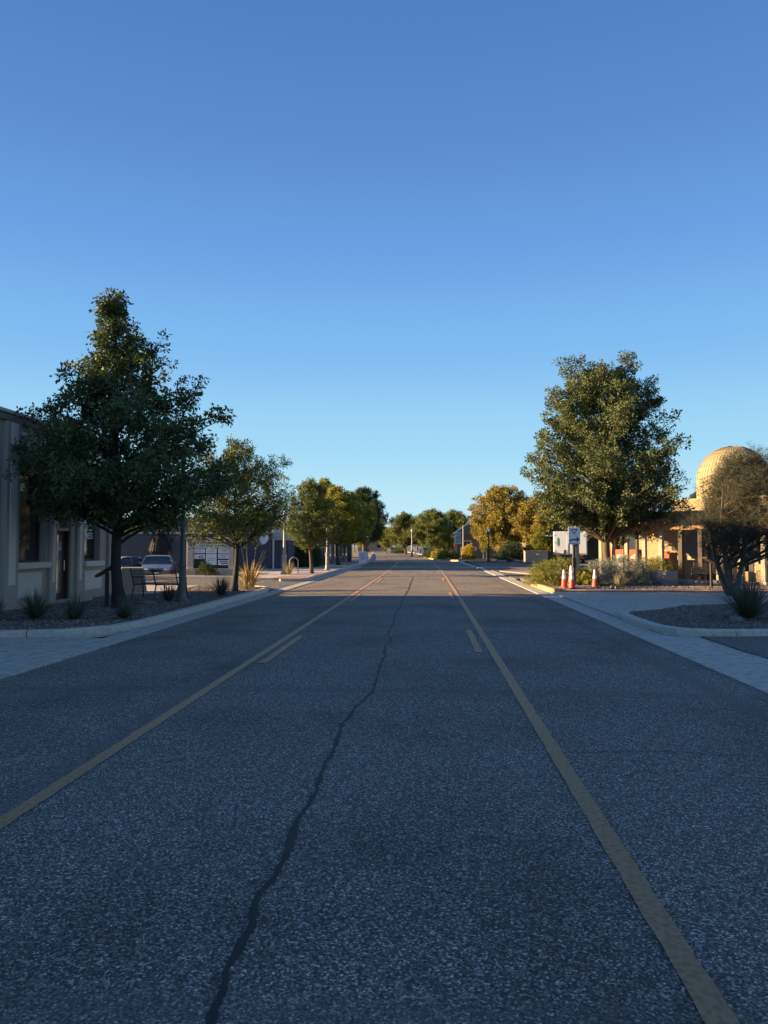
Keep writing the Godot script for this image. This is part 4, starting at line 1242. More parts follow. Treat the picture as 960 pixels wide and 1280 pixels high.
func far_east_buildings() -> void:
	var b := thing("gable_house", "brown gabled brick house with a pale rake board by the banner", "house", Vector3(7.2, 0.0, -112.0))
	box("wall", b, Vector3(0, 1.7, 0), Vector3(6.4, 3.4, 9.0), M.brown_brick)
	plate("roof", b, [Vector2(-3.7, 3.3), Vector2(3.7, 3.3), Vector2(0, 5.9)], -4.9, 4.8, M.roof_grey)
	var r := box("rake_board", b, Vector3(-1.9, 4.68, 4.86), Vector3(4.4, 0.16, 0.08), M.white_paint, 0.0, Basis(Vector3.BACK, 0.613))
	box("rake_board", r, Vector3(1.9, 4.68, 4.86), Vector3(4.4, 0.16, 0.08), M.white_paint, 0.0, Basis(Vector3.BACK, -0.613))
	box("chimney", b, Vector3(2.4, 4.9, 1.5), Vector3(0.7, 2.0, 0.7), M.terracotta, 0.02)
	for e in [-1.7, 1.3]:
		var w := box("window", b, Vector3(e, 1.8, 4.52), Vector3(1.2, 1.3, 0.08), M.white_paint)
		box("pane", w, Vector3(e, 1.8, 4.57), Vector3(1.0, 1.1, 0.04), M.car_glass)
	box("porch_post", b, Vector3(3.4, 1.5, 5.6), Vector3(0.2, 3.0, 0.2), M.white_paint)
	var w2 := thing("garden_wall", "low grey block wall with white posts before the gabled house", "wall", Vector3(7.0, 0.0, -99.0))
	box("wall", w2, Vector3(0.6, 0.6, 0), Vector3(6.0, 1.2, 0.25), M.slate_wall)
	for k in 3:
		box("post", w2, Vector3(-2.6 + k * 1.4, 0.75, 0.25), Vector3(0.2, 1.5, 0.2), M.white_paint, 0.01)
	lathe("round_sign", w2, [Vector2(0, 0), Vector2(0.35, 0), Vector2(0.35, -0.05)], M.sign_white, 16).transform = Transform3D(Basis(Vector3.RIGHT, PI / 2), Vector3(-1.0, 1.3, 0.3))
	var c := thing("carport", "open carport with pale blue metal roof behind the box truck", "carport", Vector3(19.0, 0.0, -82.0))
	box("roof", c, Vector3(0, 3.0, 0), Vector3(13.0, 0.18, 7.0), M.blue_roof, 0.0, Basis(Vector3.BACK, 0.04))
	for k in 5:
		box("post", c, Vector3(-6.0 + k * 3.0, 1.4, 3.2), Vector3(0.14, 2.9, 0.14), M.dark_metal)
	box("back_wall", c, Vector3(0, 1.5, -3.4), Vector3(13.0, 3.0, 0.2), M.charcoal)
	var s := thing("shed", "long low tan store building behind the autumn trees", "building", Vector3(24.0, 0.0, -104.0))
	box("wall", s, Vector3(0, 1.7, 0), Vector3(22.0, 3.4, 9.0), M.box_tan)
	box("roof", s, Vector3(0, 3.48, 0), Vector3(22.6, 0.16, 9.6), M.blue_roof)
	for k in 6:
		var w := box("window", s, Vector3(-9.0 + k * 3.4, 1.7, 4.52), Vector3(1.5, 1.2, 0.08), M.cap_metal)
		box("pane", w, Vector3(-9.0 + k * 3.4, 1.7, 4.57), Vector3(1.3, 1.0, 0.04), M.car_glass)

# ------------------------------------------------------------------ street furniture
func street_light(label: String, at: Vector3, h: float, r: float, m: Material) -> void:
	var p := thing("street_light", label, "street light", at, 0.0, "street lights along the road")
	lathe("base", p, [Vector2(0, 0.0), Vector2(r * 2.6, 0.0), Vector2(r * 2.6, 0.06), Vector2(r * 2.0, 0.1), Vector2(r * 1.75, 0.22), Vector2(r * 1.55, 0.3), Vector2(r * 1.45, 0.95), Vector2(r * 1.75, 1.0), Vector2(r * 1.75, 1.08), Vector2(r * 1.2, 1.14)], m, 16)
	for k in 10:
		var a := TAU * k / 10.0
		tube("flute", p, [Vector3(cos(a) * r * 1.47, 0.32, sin(a) * r * 1.47), Vector3(cos(a) * r * 1.42, 0.94, sin(a) * r * 1.42)], [r * 0.16, r * 0.15], m, 5)
	lathe("pole", p, [Vector2(r * 1.12, 1.1), Vector2(r, 1.4), Vector2(r * 0.72, h), Vector2(0, h)], m, 14)
	lathe("finial", p, [Vector2(r * 0.72, h), Vector2(r * 1.3, h + 0.05), Vector2(r * 1.3, h + 0.12), Vector2(r * 0.9, h + 0.18)], m, 12)
	lathe("globe", p, [Vector2(r * 0.9, h + 0.18), Vector2(r * 1.3, h + 0.26), Vector2(r * 1.2, h + 0.44), Vector2(0.0, h + 0.5)], M.lamp_glass, 14)

func traffic_cone(label: String, at: Vector3, turn: float, tilt := 0.0) -> void:
	var c := thing("traffic_cone", label, "traffic cone", at, turn, "orange traffic cones by the sign post")
	c.rotation.z = tilt
	c.scale = Vector3.ONE * 0.84
	box("base", c, Vector3(0, 0.02, 0), Vector3(0.36, 0.04, 0.36), M.rubber if tilt == 0.0 else M.cone_orange, 0.012)
	lathe("body", c, [Vector2(0.165, 0.04), Vector2(0.15, 0.06), Vector2(0.042, 0.84), Vector2(0.028, 0.86), Vector2(0.0, 0.855)], M.cone_orange, 20)
	var at_h := func(y: float) -> float: return lerpf(0.15, 0.042, (y - 0.06) / 0.78) + 0.003
	lathe("reflective_band", c, [Vector2(at_h.call(0.42), 0.42), Vector2(at_h.call(0.6), 0.6)], M.cone_band, 20)
	lathe("reflective_band", c, [Vector2(at_h.call(0.64), 0.64), Vector2(at_h.call(0.82), 0.82)], M.cone_band, 20)

func directory_sign() -> void:
	var s := thing("directory_sign", "concrete framed shop directory sign with white tenant panels", "sign", Vector3(-12.15, 0.06, -41.5))
	prism("plinth", s, [Vector2(-1.55, 0.32), Vector2(1.45, 0.32), Vector2(1.45, -0.32), Vector2(-1.55, -0.32)], 0.0, 0.36, M.concrete_pale)
	box("side_pier", s, Vector3(-1.12, 1.1, 0), Vector3(0.36, 1.48, 0.34), M.concrete_pale, 0.015)
	box("side_pier", s, Vector3(1.16, 1.1, 0), Vector3(0.2, 1.48, 0.34), M.concrete_pale, 0.015)
	box("header", s, Vector3(-0.02, 1.95, 0), Vector3(2.56, 0.28, 0.36), M.concrete_pale, 0.015)
	box("back_board", s, Vector3(0.06, 1.08, -0.05), Vector3(2.02, 1.44, 0.1), M.black_paint)
	lettering("header_lettering", s, "WINNSFIELD", 0.15, M.black_paint, Vector3(-0.72, 1.95, 0.185), Basis.IDENTITY, 0.92)
	lettering("header_lettering", s, "DISTRICT", 0.15, M.black_paint, Vector3(0.8, 1.95, 0.185), Basis.IDENTITY, 0.92)
	var t := box("address_panel", s, Vector3(0.06, 1.63, 0.025), Vector3(1.96, 0.24, 0.04), M.sign_white, 0.004)
	lettering("address_lettering", t, "1344 Main Street", 0.15, M.black_paint, Vector3(0.02, 1.63, 0.047), Basis.IDENTITY, 0.85)
	for e in [-0.76, 0.86]:
		plate("emblem", t, [Vector2(-0.09, -0.05), Vector2(0.09, -0.05), Vector2(0.05, 0.0), Vector2(0.0, 0.06), Vector2(-0.05, 0.0)], 0.046, 0.05, M.sign_grey_print, Basis.IDENTITY, Vector3(e, 1.63, 0))
	for q in [[-0.62, 1.34, 0.26], [0.05, 1.34, 0.28], [0.74, 1.34, 0.28], [-0.62, 1.02, 0.26], [0.05, 0.86, 0.62], [0.74, 1.03, 0.27], [0.74, 0.68, 0.28]]:
		var p := box("tenant_panel", s, Vector3(q[0], q[1], 0.024), Vector3(0.61, q[2], 0.035), M.sign_white, 0.004)
		if q[0] < 0 and q[1] < 1.1:
			lettering("lettering", p, "AZ.", 0.16, M.black_paint, Vector3(q[0] + 0.12, q[1] - 0.02, 0.044), Basis.IDENTITY, 1.0)
		elif q[1] < 0.7:
			for k in 2:
				box("print", p, Vector3(q[0] + 0.05 * k, q[1] + 0.05 - k * 0.1, 0.043), Vector3(0.42 - 0.06 * k, 0.05, 0.006), M.black_paint)
		else:
			for k in 2:
				box("print", p, Vector3(q[0], q[1] + 0.04 - k * 0.09, 0.043), Vector3(0.44 - 0.16 * k, 0.035, 0.006), M.sign_grey_print)

func plaque_stand(label: String, at: Vector3, turn: float, h := 0.85) -> void:
	var s := thing("plaque_stand", label, "plaque stand", at, turn, "slanted plaque stands in the planting beds")
	box("post", s, Vector3(0, h * 0.5, 0), Vector3(0.09, h, 0.09), M.post_dark, 0.01)
	var b := box("plaque", s, Vector3(0, h + 0.06, 0), Vector3(0.62, 0.06, 0.42), M.post_dark, 0.01, Basis(Vector3.BACK, -0.55))
	box("engraved_sheet", b, Vector3(0.017, h + 0.092, 0), Vector3(0.54, 0.008, 0.36), M.slate_wall, 0.0, Basis(Vector3.BACK, -0.55))

func wire_bench(label: String, at: Vector3, turn: float) -> void:
	var b := thing("metal_bench", label, "bench", at, turn, "dark metal benches")
	for k in 9:
		tube("seat_slat", b, [Vector3(-0.75, 0.43 + 0.02 * absf(k - 4.0) / 4.0, -0.2 + k * 0.05), Vector3(0.75, 0.43 + 0.02 * absf(k - 4.0) / 4.0, -0.2 + k * 0.05)], [0.012, 0.012], M.dark_metal, 5)
	for k in 9:
		tube("back_slat", b, [Vector3(-0.75, 0.5 + k * 0.045, -0.23 - k * 0.016), Vector3(0.75, 0.5 + k * 0.045, -0.23 - k * 0.016)], [0.01, 0.01], M.dark_metal, 5)
	for e in [-0.77, 0.0, 0.77]:
		tube("leg", b, [Vector3(e, 0.0, 0.28), Vector3(e, 0.42, 0.22), Vector3(e, 0.42, -0.22), Vector3(e, 0.92, -0.4)], [0.022, 0.022, 0.022, 0.02], M.dark_metal, 6)
		tube("leg", b, [Vector3(e, 0.42, -0.2), Vector3(e, 0.0, -0.32)], [0.022, 0.022], M.dark_metal, 6)
	for e in [-0.77, 0.77]:
		tube("armrest", b, [Vector3(e, 0.42, 0.22), Vector3(e, 0.64, 0.2), Vector3(e, 0.66, -0.3)], [0.018, 0.018, 0.018], M.dark_metal, 6)

func regulatory_sign() -> void:
	var s := thing("road_sign", "white road sign with inverted triangle and arrow on a dark post", "road sign", Vector3(5.65, 0.06, -29.6), 0.05)
	box("post", s, Vector3(0, 0.9, 0), Vector3(0.11, 1.8, 0.11), M.dark_metal, 0.012)
	box("post_sleeve", s, Vector3(0, 0.95, 0), Vector3(0.135, 0.4, 0.135), M.post_dark, 0.01)
	var f := box("sign_face", s, Vector3(0, 2.0, 0.07), Vector3(0.46, 0.66, 0.012), M.sign_white, 0.004)
	plate("triangle", f, [Vector2(-0.14, 2.26), Vector2(0.14, 2.26), Vector2(0.0, 2.04)], 0.077, 0.082, M.red_print)
	plate("triangle_centre", f, [Vector2(-0.075, 2.225), Vector2(0.075, 2.225), Vector2(0.0, 2.11)], 0.083, 0.086, M.sign_white)
	plate("arrow", f, [Vector2(-0.19, 1.82), Vector2(-0.1, 1.87), Vector2(0.02, 1.88), Vector2(0.1, 1.88), Vector2(0.1, 1.98), Vector2(0.2, 1.86), Vector2(0.1, 1.74), Vector2(0.1, 1.82), Vector2(0.0, 1.83), Vector2(-0.09, 1.82), Vector2(-0.17, 1.76)], 0.077, 0.082, M.black_paint)
	box("border", f, Vector3(0, 1.7, 0.078), Vector3(0.4, 0.012, 0.006), M.black_paint)
	box("base_block", s, Vector3(0.42, 0.04, 0.05), Vector3(0.9, 0.07, 0.3), M.concrete_pale, 0.015)

func box_truck() -> void:
	var t := thing("box_truck", "white box truck parked with its rear doors facing the street", "truck", Vector3(13.4, 0.02, -72.0), -0.2)
	box("cargo_box", t, Vector3(0, 1.95, -2.8), Vector3(3.1, 2.2, 5.6), M.truck_white, 0.03)
	for e in [-0.76, 0.76]:
		var d := box("rear_door", t, Vector3(e, 1.95, 0.03), Vector3(1.46, 2.0, 0.06), M.truck_white, 0.02)
		for y in [1.2, 2.0, 2.7]:
			box("hinge", d, Vector3(e * 1.9, y, 0.075), Vector3(0.16, 0.06, 0.03), M.cap_metal)
		tube("locking_bar", d, [Vector3(e * 0.35, 1.0, 0.09), Vector3(e * 0.35, 2.9, 0.09)], [0.018, 0.018], M.cap_metal, 6)
	var oval := []
	for k in 20:
		oval.append(Vector2(cos(TAU * k / 20.0) * 0.1, sin(TAU * k / 20.0) * 0.42))
	plate("emblem", t, oval, 0.065, 0.075, M.green_print, Basis.IDENTITY, Vector3(-1.1, 2.05, 0))
	box("underframe", t, Vector3(0, 0.72, -2.8), Vector3(2.4, 0.24, 5.4), M.black_paint)
	box("bumper", t, Vector3(0, 0.55, 0.05), Vector3(2.6, 0.16, 0.12), M.black_paint, 0.01)
	for e in [-0.5, 0.35]:
		box("mud_flap", t, Vector3(e, 0.75, 0.09), Vector3(0.16, 1.1, 0.03), M.black_paint)
	box("cab", t, Vector3(0, 1.4, -6.6), Vector3(2.3, 2.0, 1.8), M.truck_white, 0.12)
	for e in [-1.15, 1.15]:
		for z in [-1.4, -6.4]:
			wheel(t, Vector3(e, 0.45, z), 0.45, 0.3)
		box("tail_light", t, Vector3(e * 0.95, 0.82, 0.1), Vector3(0.22, 0.14, 0.05), M.tail_red, 0.01)

func wheel(parent: Node, at: Vector3, r: float, w: float) -> void:
	var st := begin()
	add_lathe(st, [Vector2(r * 0.6, -w * 0.5), Vector2(r * 0.92, -w * 0.5), Vector2(r, -w * 0.35), Vector2(r, w * 0.35), Vector2(r * 0.92, w * 0.5), Vector2(r * 0.6, w * 0.5)], 20)
	var tyre := build("wheel", st, M.rubber, parent)
	tyre.transform = Transform3D(Basis(Vector3.BACK, PI * 0.5), at)
	var rim := begin()
	add_lathe(rim, [Vector2(0.0, -w * 0.42), Vector2(r * 0.2, -w * 0.44), Vector2(r * 0.6, -w * 0.36), Vector2(r * 0.62, 0), Vector2(r * 0.6, w * 0.36), Vector2(r * 0.2, w * 0.44), Vector2(0.0, w * 0.42)], 16)
	build("rim", rim, M.chrome, tyre)

# A sedan: side outlines swept across with tumblehome. Local -z is the front.
func sedan(label: String, at: Vector3, turn: float, m: Material, size := 1.0) -> Node3D:
	var c := thing("parked_car", label, "car", at, turn, "parked cars")
	c.scale = Vector3.ONE * size
	var half := func(y: float, z: float) -> float:
		var w := 0.9 - 0.05 * pow(absf(z) / 2.3, 4.0) * 3.0
		if y > 0.92:
			w -= (y - 0.92) * 0.5
		elif y < 0.35:
			w -= (0.35 - y) * 0.25
		return w
	var shell := func(line: Array, called: String, mm: Material, parent: Node) -> MeshInstance3D:
		# line: stations front to back of [z, low y, high y]
		var st := begin()
		for i in line.size() - 1:
			var p: Array = line[i]
			var q: Array = line[i + 1]
			for s in [-1.0, 1.0]:
				for k in 5:
					var y0 := lerpf(p[1], p[2], k / 5.0)
					var y1 := lerpf(p[1], p[2], (k + 1) / 5.0)
					var y2 := lerpf(q[1], q[2], (k + 1) / 5.0)
					var y3 := lerpf(q[1], q[2], k / 5.0)
					quad(st, Vector3(s * half.call(y0, p[0]), y0, p[0]), Vector3(s * half.call(y1, p[0]), y1, p[0]), Vector3(s * half.call(y2, q[0]), y2, q[0]), Vector3(s * half.call(y3, q[0]), y3, q[0]), Vector3(s, 0.2, 0))
			for e in [1, 2]:
				var wp: float = half.call(p[e], p[0])
				var wq: float = half.call(q[e], q[0])
				var lift := 0.02 if e == 2 else 0.0
				for f in [[-1.0, 0.0], [0.0, 1.0]]:
					quad(st, Vector3(f[0] * wp, p[e] + lift * (1 - absf(f[0])), p[0]), Vector3(f[1] * wp, p[e] + lift * (1 - absf(f[1])), p[0]), Vector3(f[1] * wq, q[e] + lift * (1 - absf(f[1])), q[0]), Vector3(f[0] * wq, q[e] + lift * (1 - absf(f[0])), q[0]), Vector3.UP if e == 2 else Vector3.DOWN)
		for e in [0, line.size() - 1]:
			var p: Array = line[e]
			for k in 5:
				var y0 := lerpf(p[1], p[2], k / 5.0)
				var y1 := lerpf(p[1], p[2], (k + 1) / 5.0)
				quad(st, Vector3(-half.call(y0, p[0]), y0, p[0]), Vector3(half.call(y0, p[0]), y0, p[0]), Vector3(half.call(y1, p[0]), y1, p[0]), Vector3(-half.call(y1, p[0]), y1, p[0]), Vector3(0, 0, -1 if e == 0 else 1))
		return build(called, st, mm, parent)
	shell.call([[-2.3, 0.36, 0.56], [-2.22, 0.26, 0.7], [-1.9, 0.24, 0.79], [-1.05, 0.22, 0.92], [-0.2, 0.22, 0.94], [1.4, 0.22, 0.95], [2.0, 0.26, 0.96], [2.22, 0.3, 0.92], [2.28, 0.4, 0.72]], "body", m, c)
	shell.call([[-1.08, 0.9, 0.93], [-0.28, 0.9, 1.36], [0.1, 0.9, 1.41], [0.9, 0.9, 1.38], [1.62, 0.9, 0.99]], "greenhouse", M.car_glass, c)
	shell.call([[-0.33, 1.365, 1.39], [0.1, 1.42, 1.445], [0.6, 1.415, 1.44], [0.98, 1.37, 1.395]], "roof", m, c)
	for s in [-1.0, 1.0]:
		tube("pillar", c, [Vector3(s * 0.91, 0.92, -1.02), Vector3(s * 0.685, 1.39, -0.3)], [0.035, 0.035], m, 5)
		tube("pillar", c, [Vector3(s * 0.9, 0.93, 0.25), Vector3(s * 0.675, 1.42, 0.28)], [0.03, 0.03], m, 5)
		tube("pillar", c, [Vector3(s * 0.9, 0.95, 1.58), Vector3(s * 0.69, 1.39, 0.95)], [0.05, 0.05], m, 5)
		box("mirror", c, Vector3(s * 1.0, 0.98, -0.75), Vector3(0.2, 0.13, 0.1), m, 0.03)
		for z in [-1.4, 1.35]:
			wheel(c, Vector3(s * 0.8, 0.32, z), 0.32, 0.2)
		box("headlight", c, Vector3(s * 0.62, 0.62, -2.24), Vector3(0.36, 0.13, 0.1), M.lamp_glass, 0.03, Basis(Vector3.UP, s * -0.25))
		box("tail_light", c, Vector3(s * 0.64, 0.78, 2.24), Vector3(0.34, 0.14, 0.08), M.tail_red, 0.02)
		box("door_handle", c, Vector3(s * 0.905, 0.8, 0.1), Vector3(0.03, 0.03, 0.18), M.chrome)
	box("grille", c, Vector3(0, 0.55, -2.29), Vector3(0.7, 0.16, 0.05), M.black_paint, 0.01)
	box("number_plate", c, Vector3(0, 0.42, -2.32), Vector3(0.32, 0.12, 0.02), M.sign_white)
	box("number_plate", c, Vector3(0, 0.6, 2.3), Vector3(0.32, 0.14, 0.02), M.sign_white)
	box("lower_intake", c, Vector3(0, 0.33, -2.27), Vector3(1.2, 0.1, 0.06), M.black_paint, 0.01)
	return c

func pickup(label: String, at: Vector3, turn: float) -> void:
	var c := thing("pickup_truck", label, "pickup", at, turn, "")
	box("bed", c, Vector3(0, 0.75, 1.5), Vector3(1.9, 0.6, 2.2), M.post_dark, 0.05)
	box("bonnet", c, Vector3(0, 0.75, -1.7), Vector3(1.85, 0.6, 1.5), M.post_dark, 0.1)
	box("cab", c, Vector3(0, 0.8, -0.2), Vector3(1.9, 0.75, 1.8), M.post_dark, 0.08)
	box("cab_glass", c, Vector3(0, 1.35, -0.2), Vector3(1.6, 0.5, 1.5), M.car_glass, 0.1)
	box("cab_roof", c, Vector3(0, 1.63, -0.2), Vector3(1.5, 0.08, 1.35), M.beam_tan, 0.03)
	for s in [-0.85, 0.85]:
		for z in [-1.6, 1.5]:
			wheel(c, Vector3(s, 0.36, z), 0.36, 0.24)
		box("headlight", c, Vector3(s * 0.75, 0.8, -2.46), Vector3(0.26, 0.16, 0.05), M.lamp_glass, 0.02)
	box("bumper", c, Vector3(0, 0.5, -2.5), Vector3(1.9, 0.18, 0.12), M.chrome, 0.03)
	box("grille", c, Vector3(0, 0.8, -2.46), Vector3(0.8, 0.2, 0.04), M.black_paint)

func small_things() -> void:
	street_light("grey fluted street light pole beside the metal bench", Vector3(-6.95, 0.07, -21.0), 3.9, 0.066, M.pole_green)
	street_light("pale fluted street light pole by the bicycle hoop", Vector3(-8.0, 0.09, -41.6), 3.0, 0.085, M.pole_grey)
	street_light("slim pale street light pole before the sash windows", Vector3(-6.75, 0.09, -50.2), 2.5, 0.07, M.pole_grey)
	street_light("black street lamp in front of the autumn tree", Vector3(6.15, 0.05, -77.0), 2.9, 0.1, M.black_paint)
	street_light("thin far street light pole before the round monument sign", Vector3(-2.6, 0.0, -122.0), 3.9, 0.11, M.pole_grey)
	traffic_cone("clean upright orange traffic cone standing foremost of the cluster", Vector3(5.4, 0.06, -28.75), 0.3)
	traffic_cone("orange traffic cone standing on the kerb side of the cluster", Vector3(5.18, 0.06, -29.1), 0.8, 0.02)
	traffic_cone("orange traffic cone raised on a stone behind the cluster", Vector3(5.6, 0.2, -29.95), 1.2, -0.03)
	traffic_cone("lone faded red traffic cone beyond the sign post", Vector3(6.42, 0.06, -29.5), 0.2)
	box_stone("rock", "flat stone under the raised traffic cone", Vector3(5.6, 0.06, -29.95), Vector3(0.5, 0.15, 0.45), 4)
	regulatory_sign()
	var p := thing("wooden_post", "pale weathered post with round reflector behind the road sign", "post", Vector3(6.0, 0.06, -30.8))
	box("post", p, Vector3(0, 1.2, 0), Vector3(0.15, 2.4, 0.15), M.post_pale, 0.01)
	lathe("reflector", p, [Vector2(0, 0.02), Vector2(0.16, 0.02), Vector2(0.16, -0.03)], M.black_paint, 16).transform = Transform3D(Basis(Vector3.RIGHT, PI / 2), Vector3(-0.1, 1.75, 0.1))
	plaque_stand("slanted dark plaque stand beside the oak trunk by the studio", Vector3(-8.35, 0.07, -19.2), PI + 0.2, 0.9)
	plaque_stand("slanted dark plaque stand in front of the posted porch", Vector3(10.95, 0.05, -29.9), 0.1, 0.95)
	directory_sign()
	wire_bench("dark wire bench by the fluted light pole facing the parking court", Vector3(-8.1, 0.07, -22.4), PI - 0.25)
	wire_bench("dark metal bench in front of the domed building porch", Vector3(11.9, 0.05, -32.4), -0.5)
	var ped := thing("concrete_planter", "tapered tan concrete litter bin block by the wire bench", "litter bin", Vector3(-10.25, 0.08, -25.6), 0.45)
	var st := begin()
	for f in 4:
		var a0 := PI / 4 + f * PI / 2
		var a1 := a0 + PI / 2
		var q := [Vector3(cos(a0) * 0.66, 0, sin(a0) * 0.66), Vector3(cos(a1) * 0.66, 0, sin(a1) * 0.66), Vector3(cos(a1) * 0.5, 0.8, sin(a1) * 0.5), Vector3(cos(a0) * 0.5, 0.8, sin(a0) * 0.5)]
		quad(st, q[0], q[1], q[2], q[3], Vector3(cos((a0 + a1) * 0.5), 0.1, sin((a0 + a1) * 0.5)))
		tri(st, q[3], q[2], Vector3(0, 0.8, 0), Vector3.UP)
	build("body", st, M.box_tan, ped)
	box("rim", ped, Vector3(0, 0.815, 0), Vector3(0.72, 0.05, 0.72), M.concrete_pale, 0.015)
	var ub := thing("utility_cabinet", "tan steel utility cabinet beyond the cone bed", "utility box", Vector3(10.25, 0.05, -72.6))
	box("body", ub, Vector3(0, 0.6, 0), Vector3(2.15, 1.1, 0.9), M.box_tan, 0.03)
	box("lid", ub, Vector3(0, 1.16, 0), Vector3(2.22, 0.06, 0.98), M.box_tan, 0.02)
	for e in [-0.53, 0.53]:
		var d := box("door", ub, Vector3(e, 0.58, 0.455), Vector3(1.02, 0.95, 0.03), M.box_tan, 0.01)
		box("handle", d, Vector3(e * 0.25, 0.65, 0.48), Vector3(0.05, 0.16, 0.04), M.dark_metal)
	box("notice", ub, Vector3(0.1, 0.85, 0.475), Vector3(0.22, 0.16, 0.008), M.sign_white)
	box_truck()
	sedan("silver roofed sedan parked nearest the stucco corner in the court", Vector3(-19.0, -0.43, -45.4), PI - 0.5, M.car_navy, 1.0)
	sedan("pale grey sedan parked nose out before the black awning", Vector3(-16.7, -0.35, -45.8), PI + 0.3, M.car_silver, 1.0)
	sedan("dark car parked at the far east kerb beyond the hedge", Vector3(-8.2, -0.05, -182.0), 0.07, M.car_black, 1.0)
	sedan("black car waiting far off beneath the yellow street trees", Vector3(-17.5, -0.05, -215.0), 0.07, M.car_black, 1.0)
	pickup("brown pickup truck parked behind the fluted pole", Vector3(-14.4, -0.15, -49.0), PI + 0.2)
	var af := thing("sandwich_board", "white sandwich board sign standing at the kerb end", "sign", Vector3(-5.95, 0.09, -68.4), 0.1)
	for s in [-1.0, 1.0]:
		box("board", af, Vector3(0, 0.56, s * 0.2), Vector3(0.72, 1.1, 0.03), M.sign_white, 0.01, Basis(Vector3.RIGHT, s * -0.28))
	for k in 4:
		box("print", af, Vector3(0, 0.85 - k * 0.16, 0.14 + k * 0.046), Vector3(0.44 - 0.06 * (k % 2), 0.07, 0.006), M.sign_grey_print, 0.0, Basis(Vector3.RIGHT, -0.28))
	var hoop := thing("bicycle_hoop", "grey steel bicycle hoop on the pavement by the light pole", "bike rack", Vector3(-7.75, 0.09, -43.2))
	var hp := []
	var hr := []
	for k in 13:
		var a := PI - PI * k / 12.0
		hp.append(Vector3(cos(a) * 0.25, 0.65 + sin(a) * 0.28, 0))
		hr.append(0.028)
	hp.push_front(Vector3(-0.25, 0, 0))
	hp.push_back(Vector3(0.25, 0, 0))
	hr.append(0.028)
	hr.append(0.028)
	tube("hoop", hoop, hp, hr, M.pole_grey, 8)
	var bn := thing("street_banner", "teal street banner hung beside a grey pole near the gabled house", "banner", Vector3(3.9, 0.0, -99.0))
	tube("pole", bn, [Vector3(0.7, 0, 0), Vector3(0.7, 4.4, 0)], [0.09, 0.07], M.pole_grey, 8)
	box("cloth", bn, Vector3(0, 2.75, 0), Vector3(0.78, 1.5, 0.02), M.white_paint)
	box("cloth_print", bn, Vector3(0, 2.75, 0.014), Vector3(0.64, 1.34, 0.008), M.teal_cloth)
	plate("emblem", bn, [Vector2(-0.2, 2.35), Vector2(0.2, 2.35), Vector2(0, 2.7)], 0.018, 0.024, M.sign_grey_print)
	box("lettering_bar", bn, Vector3(0, 3.1, 0.02), Vector3(0.44, 0.18, 0.006), M.sign_grey_print)
	for y in [2.0, 3.5]:
		tube("arm", bn, [Vector3(0.7, y, 0), Vector3(-0.36, y, 0)], [0.02, 0.02], M.pole_grey, 6)
	var fp := thing("flagpole", "slim pale flagpole beside the gabled house", "flagpole", Vector3(3.0, 0.0, -112.0))
	tube("pole", fp, [Vector3(0, 0, 0), Vector3(0, 6.2, 0)], [0.08, 0.05], M.pole_grey, 8)
	lathe("finial", fp, [Vector2(0, 6.2), Vector2(0.08, 6.28), Vector2(0, 6.36)], M.cap_metal, 8)
	var mon := thing("monument_sign", "grey block monument sign with a round white emblem", "sign", Vector3(-0.4, 0.0, -117.5))
	box("block", mon, Vector3(0.3, 0.85, 0), Vector3(1.5, 1.3, 0.6), M.slate_wall, 0.04)
	lathe("emblem_disc", mon, [Vector2(0, 0), Vector2(0.5, 0), Vector2(0.5, -0.08)], M.sign_white, 20).transform = Transform3D(Basis(Vector3.RIGHT, PI / 2), Vector3(-0.75, 0.95, 0.38))
	box("emblem_mark", mon, Vector3(-0.75, 0.95, 0.39), Vector3(0.14, 0.5, 0.02), M.slate_wall)
	box("footing", mon, Vector3(0.1, 0.1, 0), Vector3(2.4, 0.2, 0.9), M.concrete)
	var trans := thing("transformer_box", "green utility cabinet at the foot of the autumn tree", "utility box", Vector3(9.3, 0.05, -80.5))
	box("body", trans, Vector3(0, 0.45, 0), Vector3(0.7, 0.9, 0.7), M.pole_green, 0.03)
	box("lid", trans, Vector3(0, 0.92, 0), Vector3(0.76, 0.06, 0.76), M.pole_green, 0.02)
	box_stone("boulder", "squared grey boulder at the edge of the sage bed", Vector3(9.7, 0.05, -31.6), Vector3(0.95, 0.62, 0.7), 1)
	box_stone("rock", "flat tan stone beside the large desert spoon", Vector3(6.35, 0.07, -16.05), Vector3(0.34, 0.13, 0.22), 2)
	box_stone("rock", "small pale stone before the dry yucca in the cone bed", Vector3(7.0, 0.05, -28.8), Vector3(0.28, 0.13, 0.2), 3)
	for k in 5:
		box_stone("rock", ["tan rock beside the squared boulder", "low tan rock between bed and porch", "round rock at the dark shrub foot", "tan rock under the black lamp", "small rock in front of the utility cabinet"][k], [Vector3(10.7, 0.05, -32.0), Vector3(11.6, 0.05, -31.4), Vector3(9.0, 0.05, -77.6), Vector3(7.4, 0.05, -76.0), Vector3(9.6, 0.05, -75.2)][k], Vector3(0.5 + 0.12 * k, 0.24, 0.42), 10 + k)
	box_stone("rock", "flat pale stone in the gravel by the light pole", Vector3(-7.75, 0.07, -20.4), Vector3(0.6, 0.07, 0.3), 20)

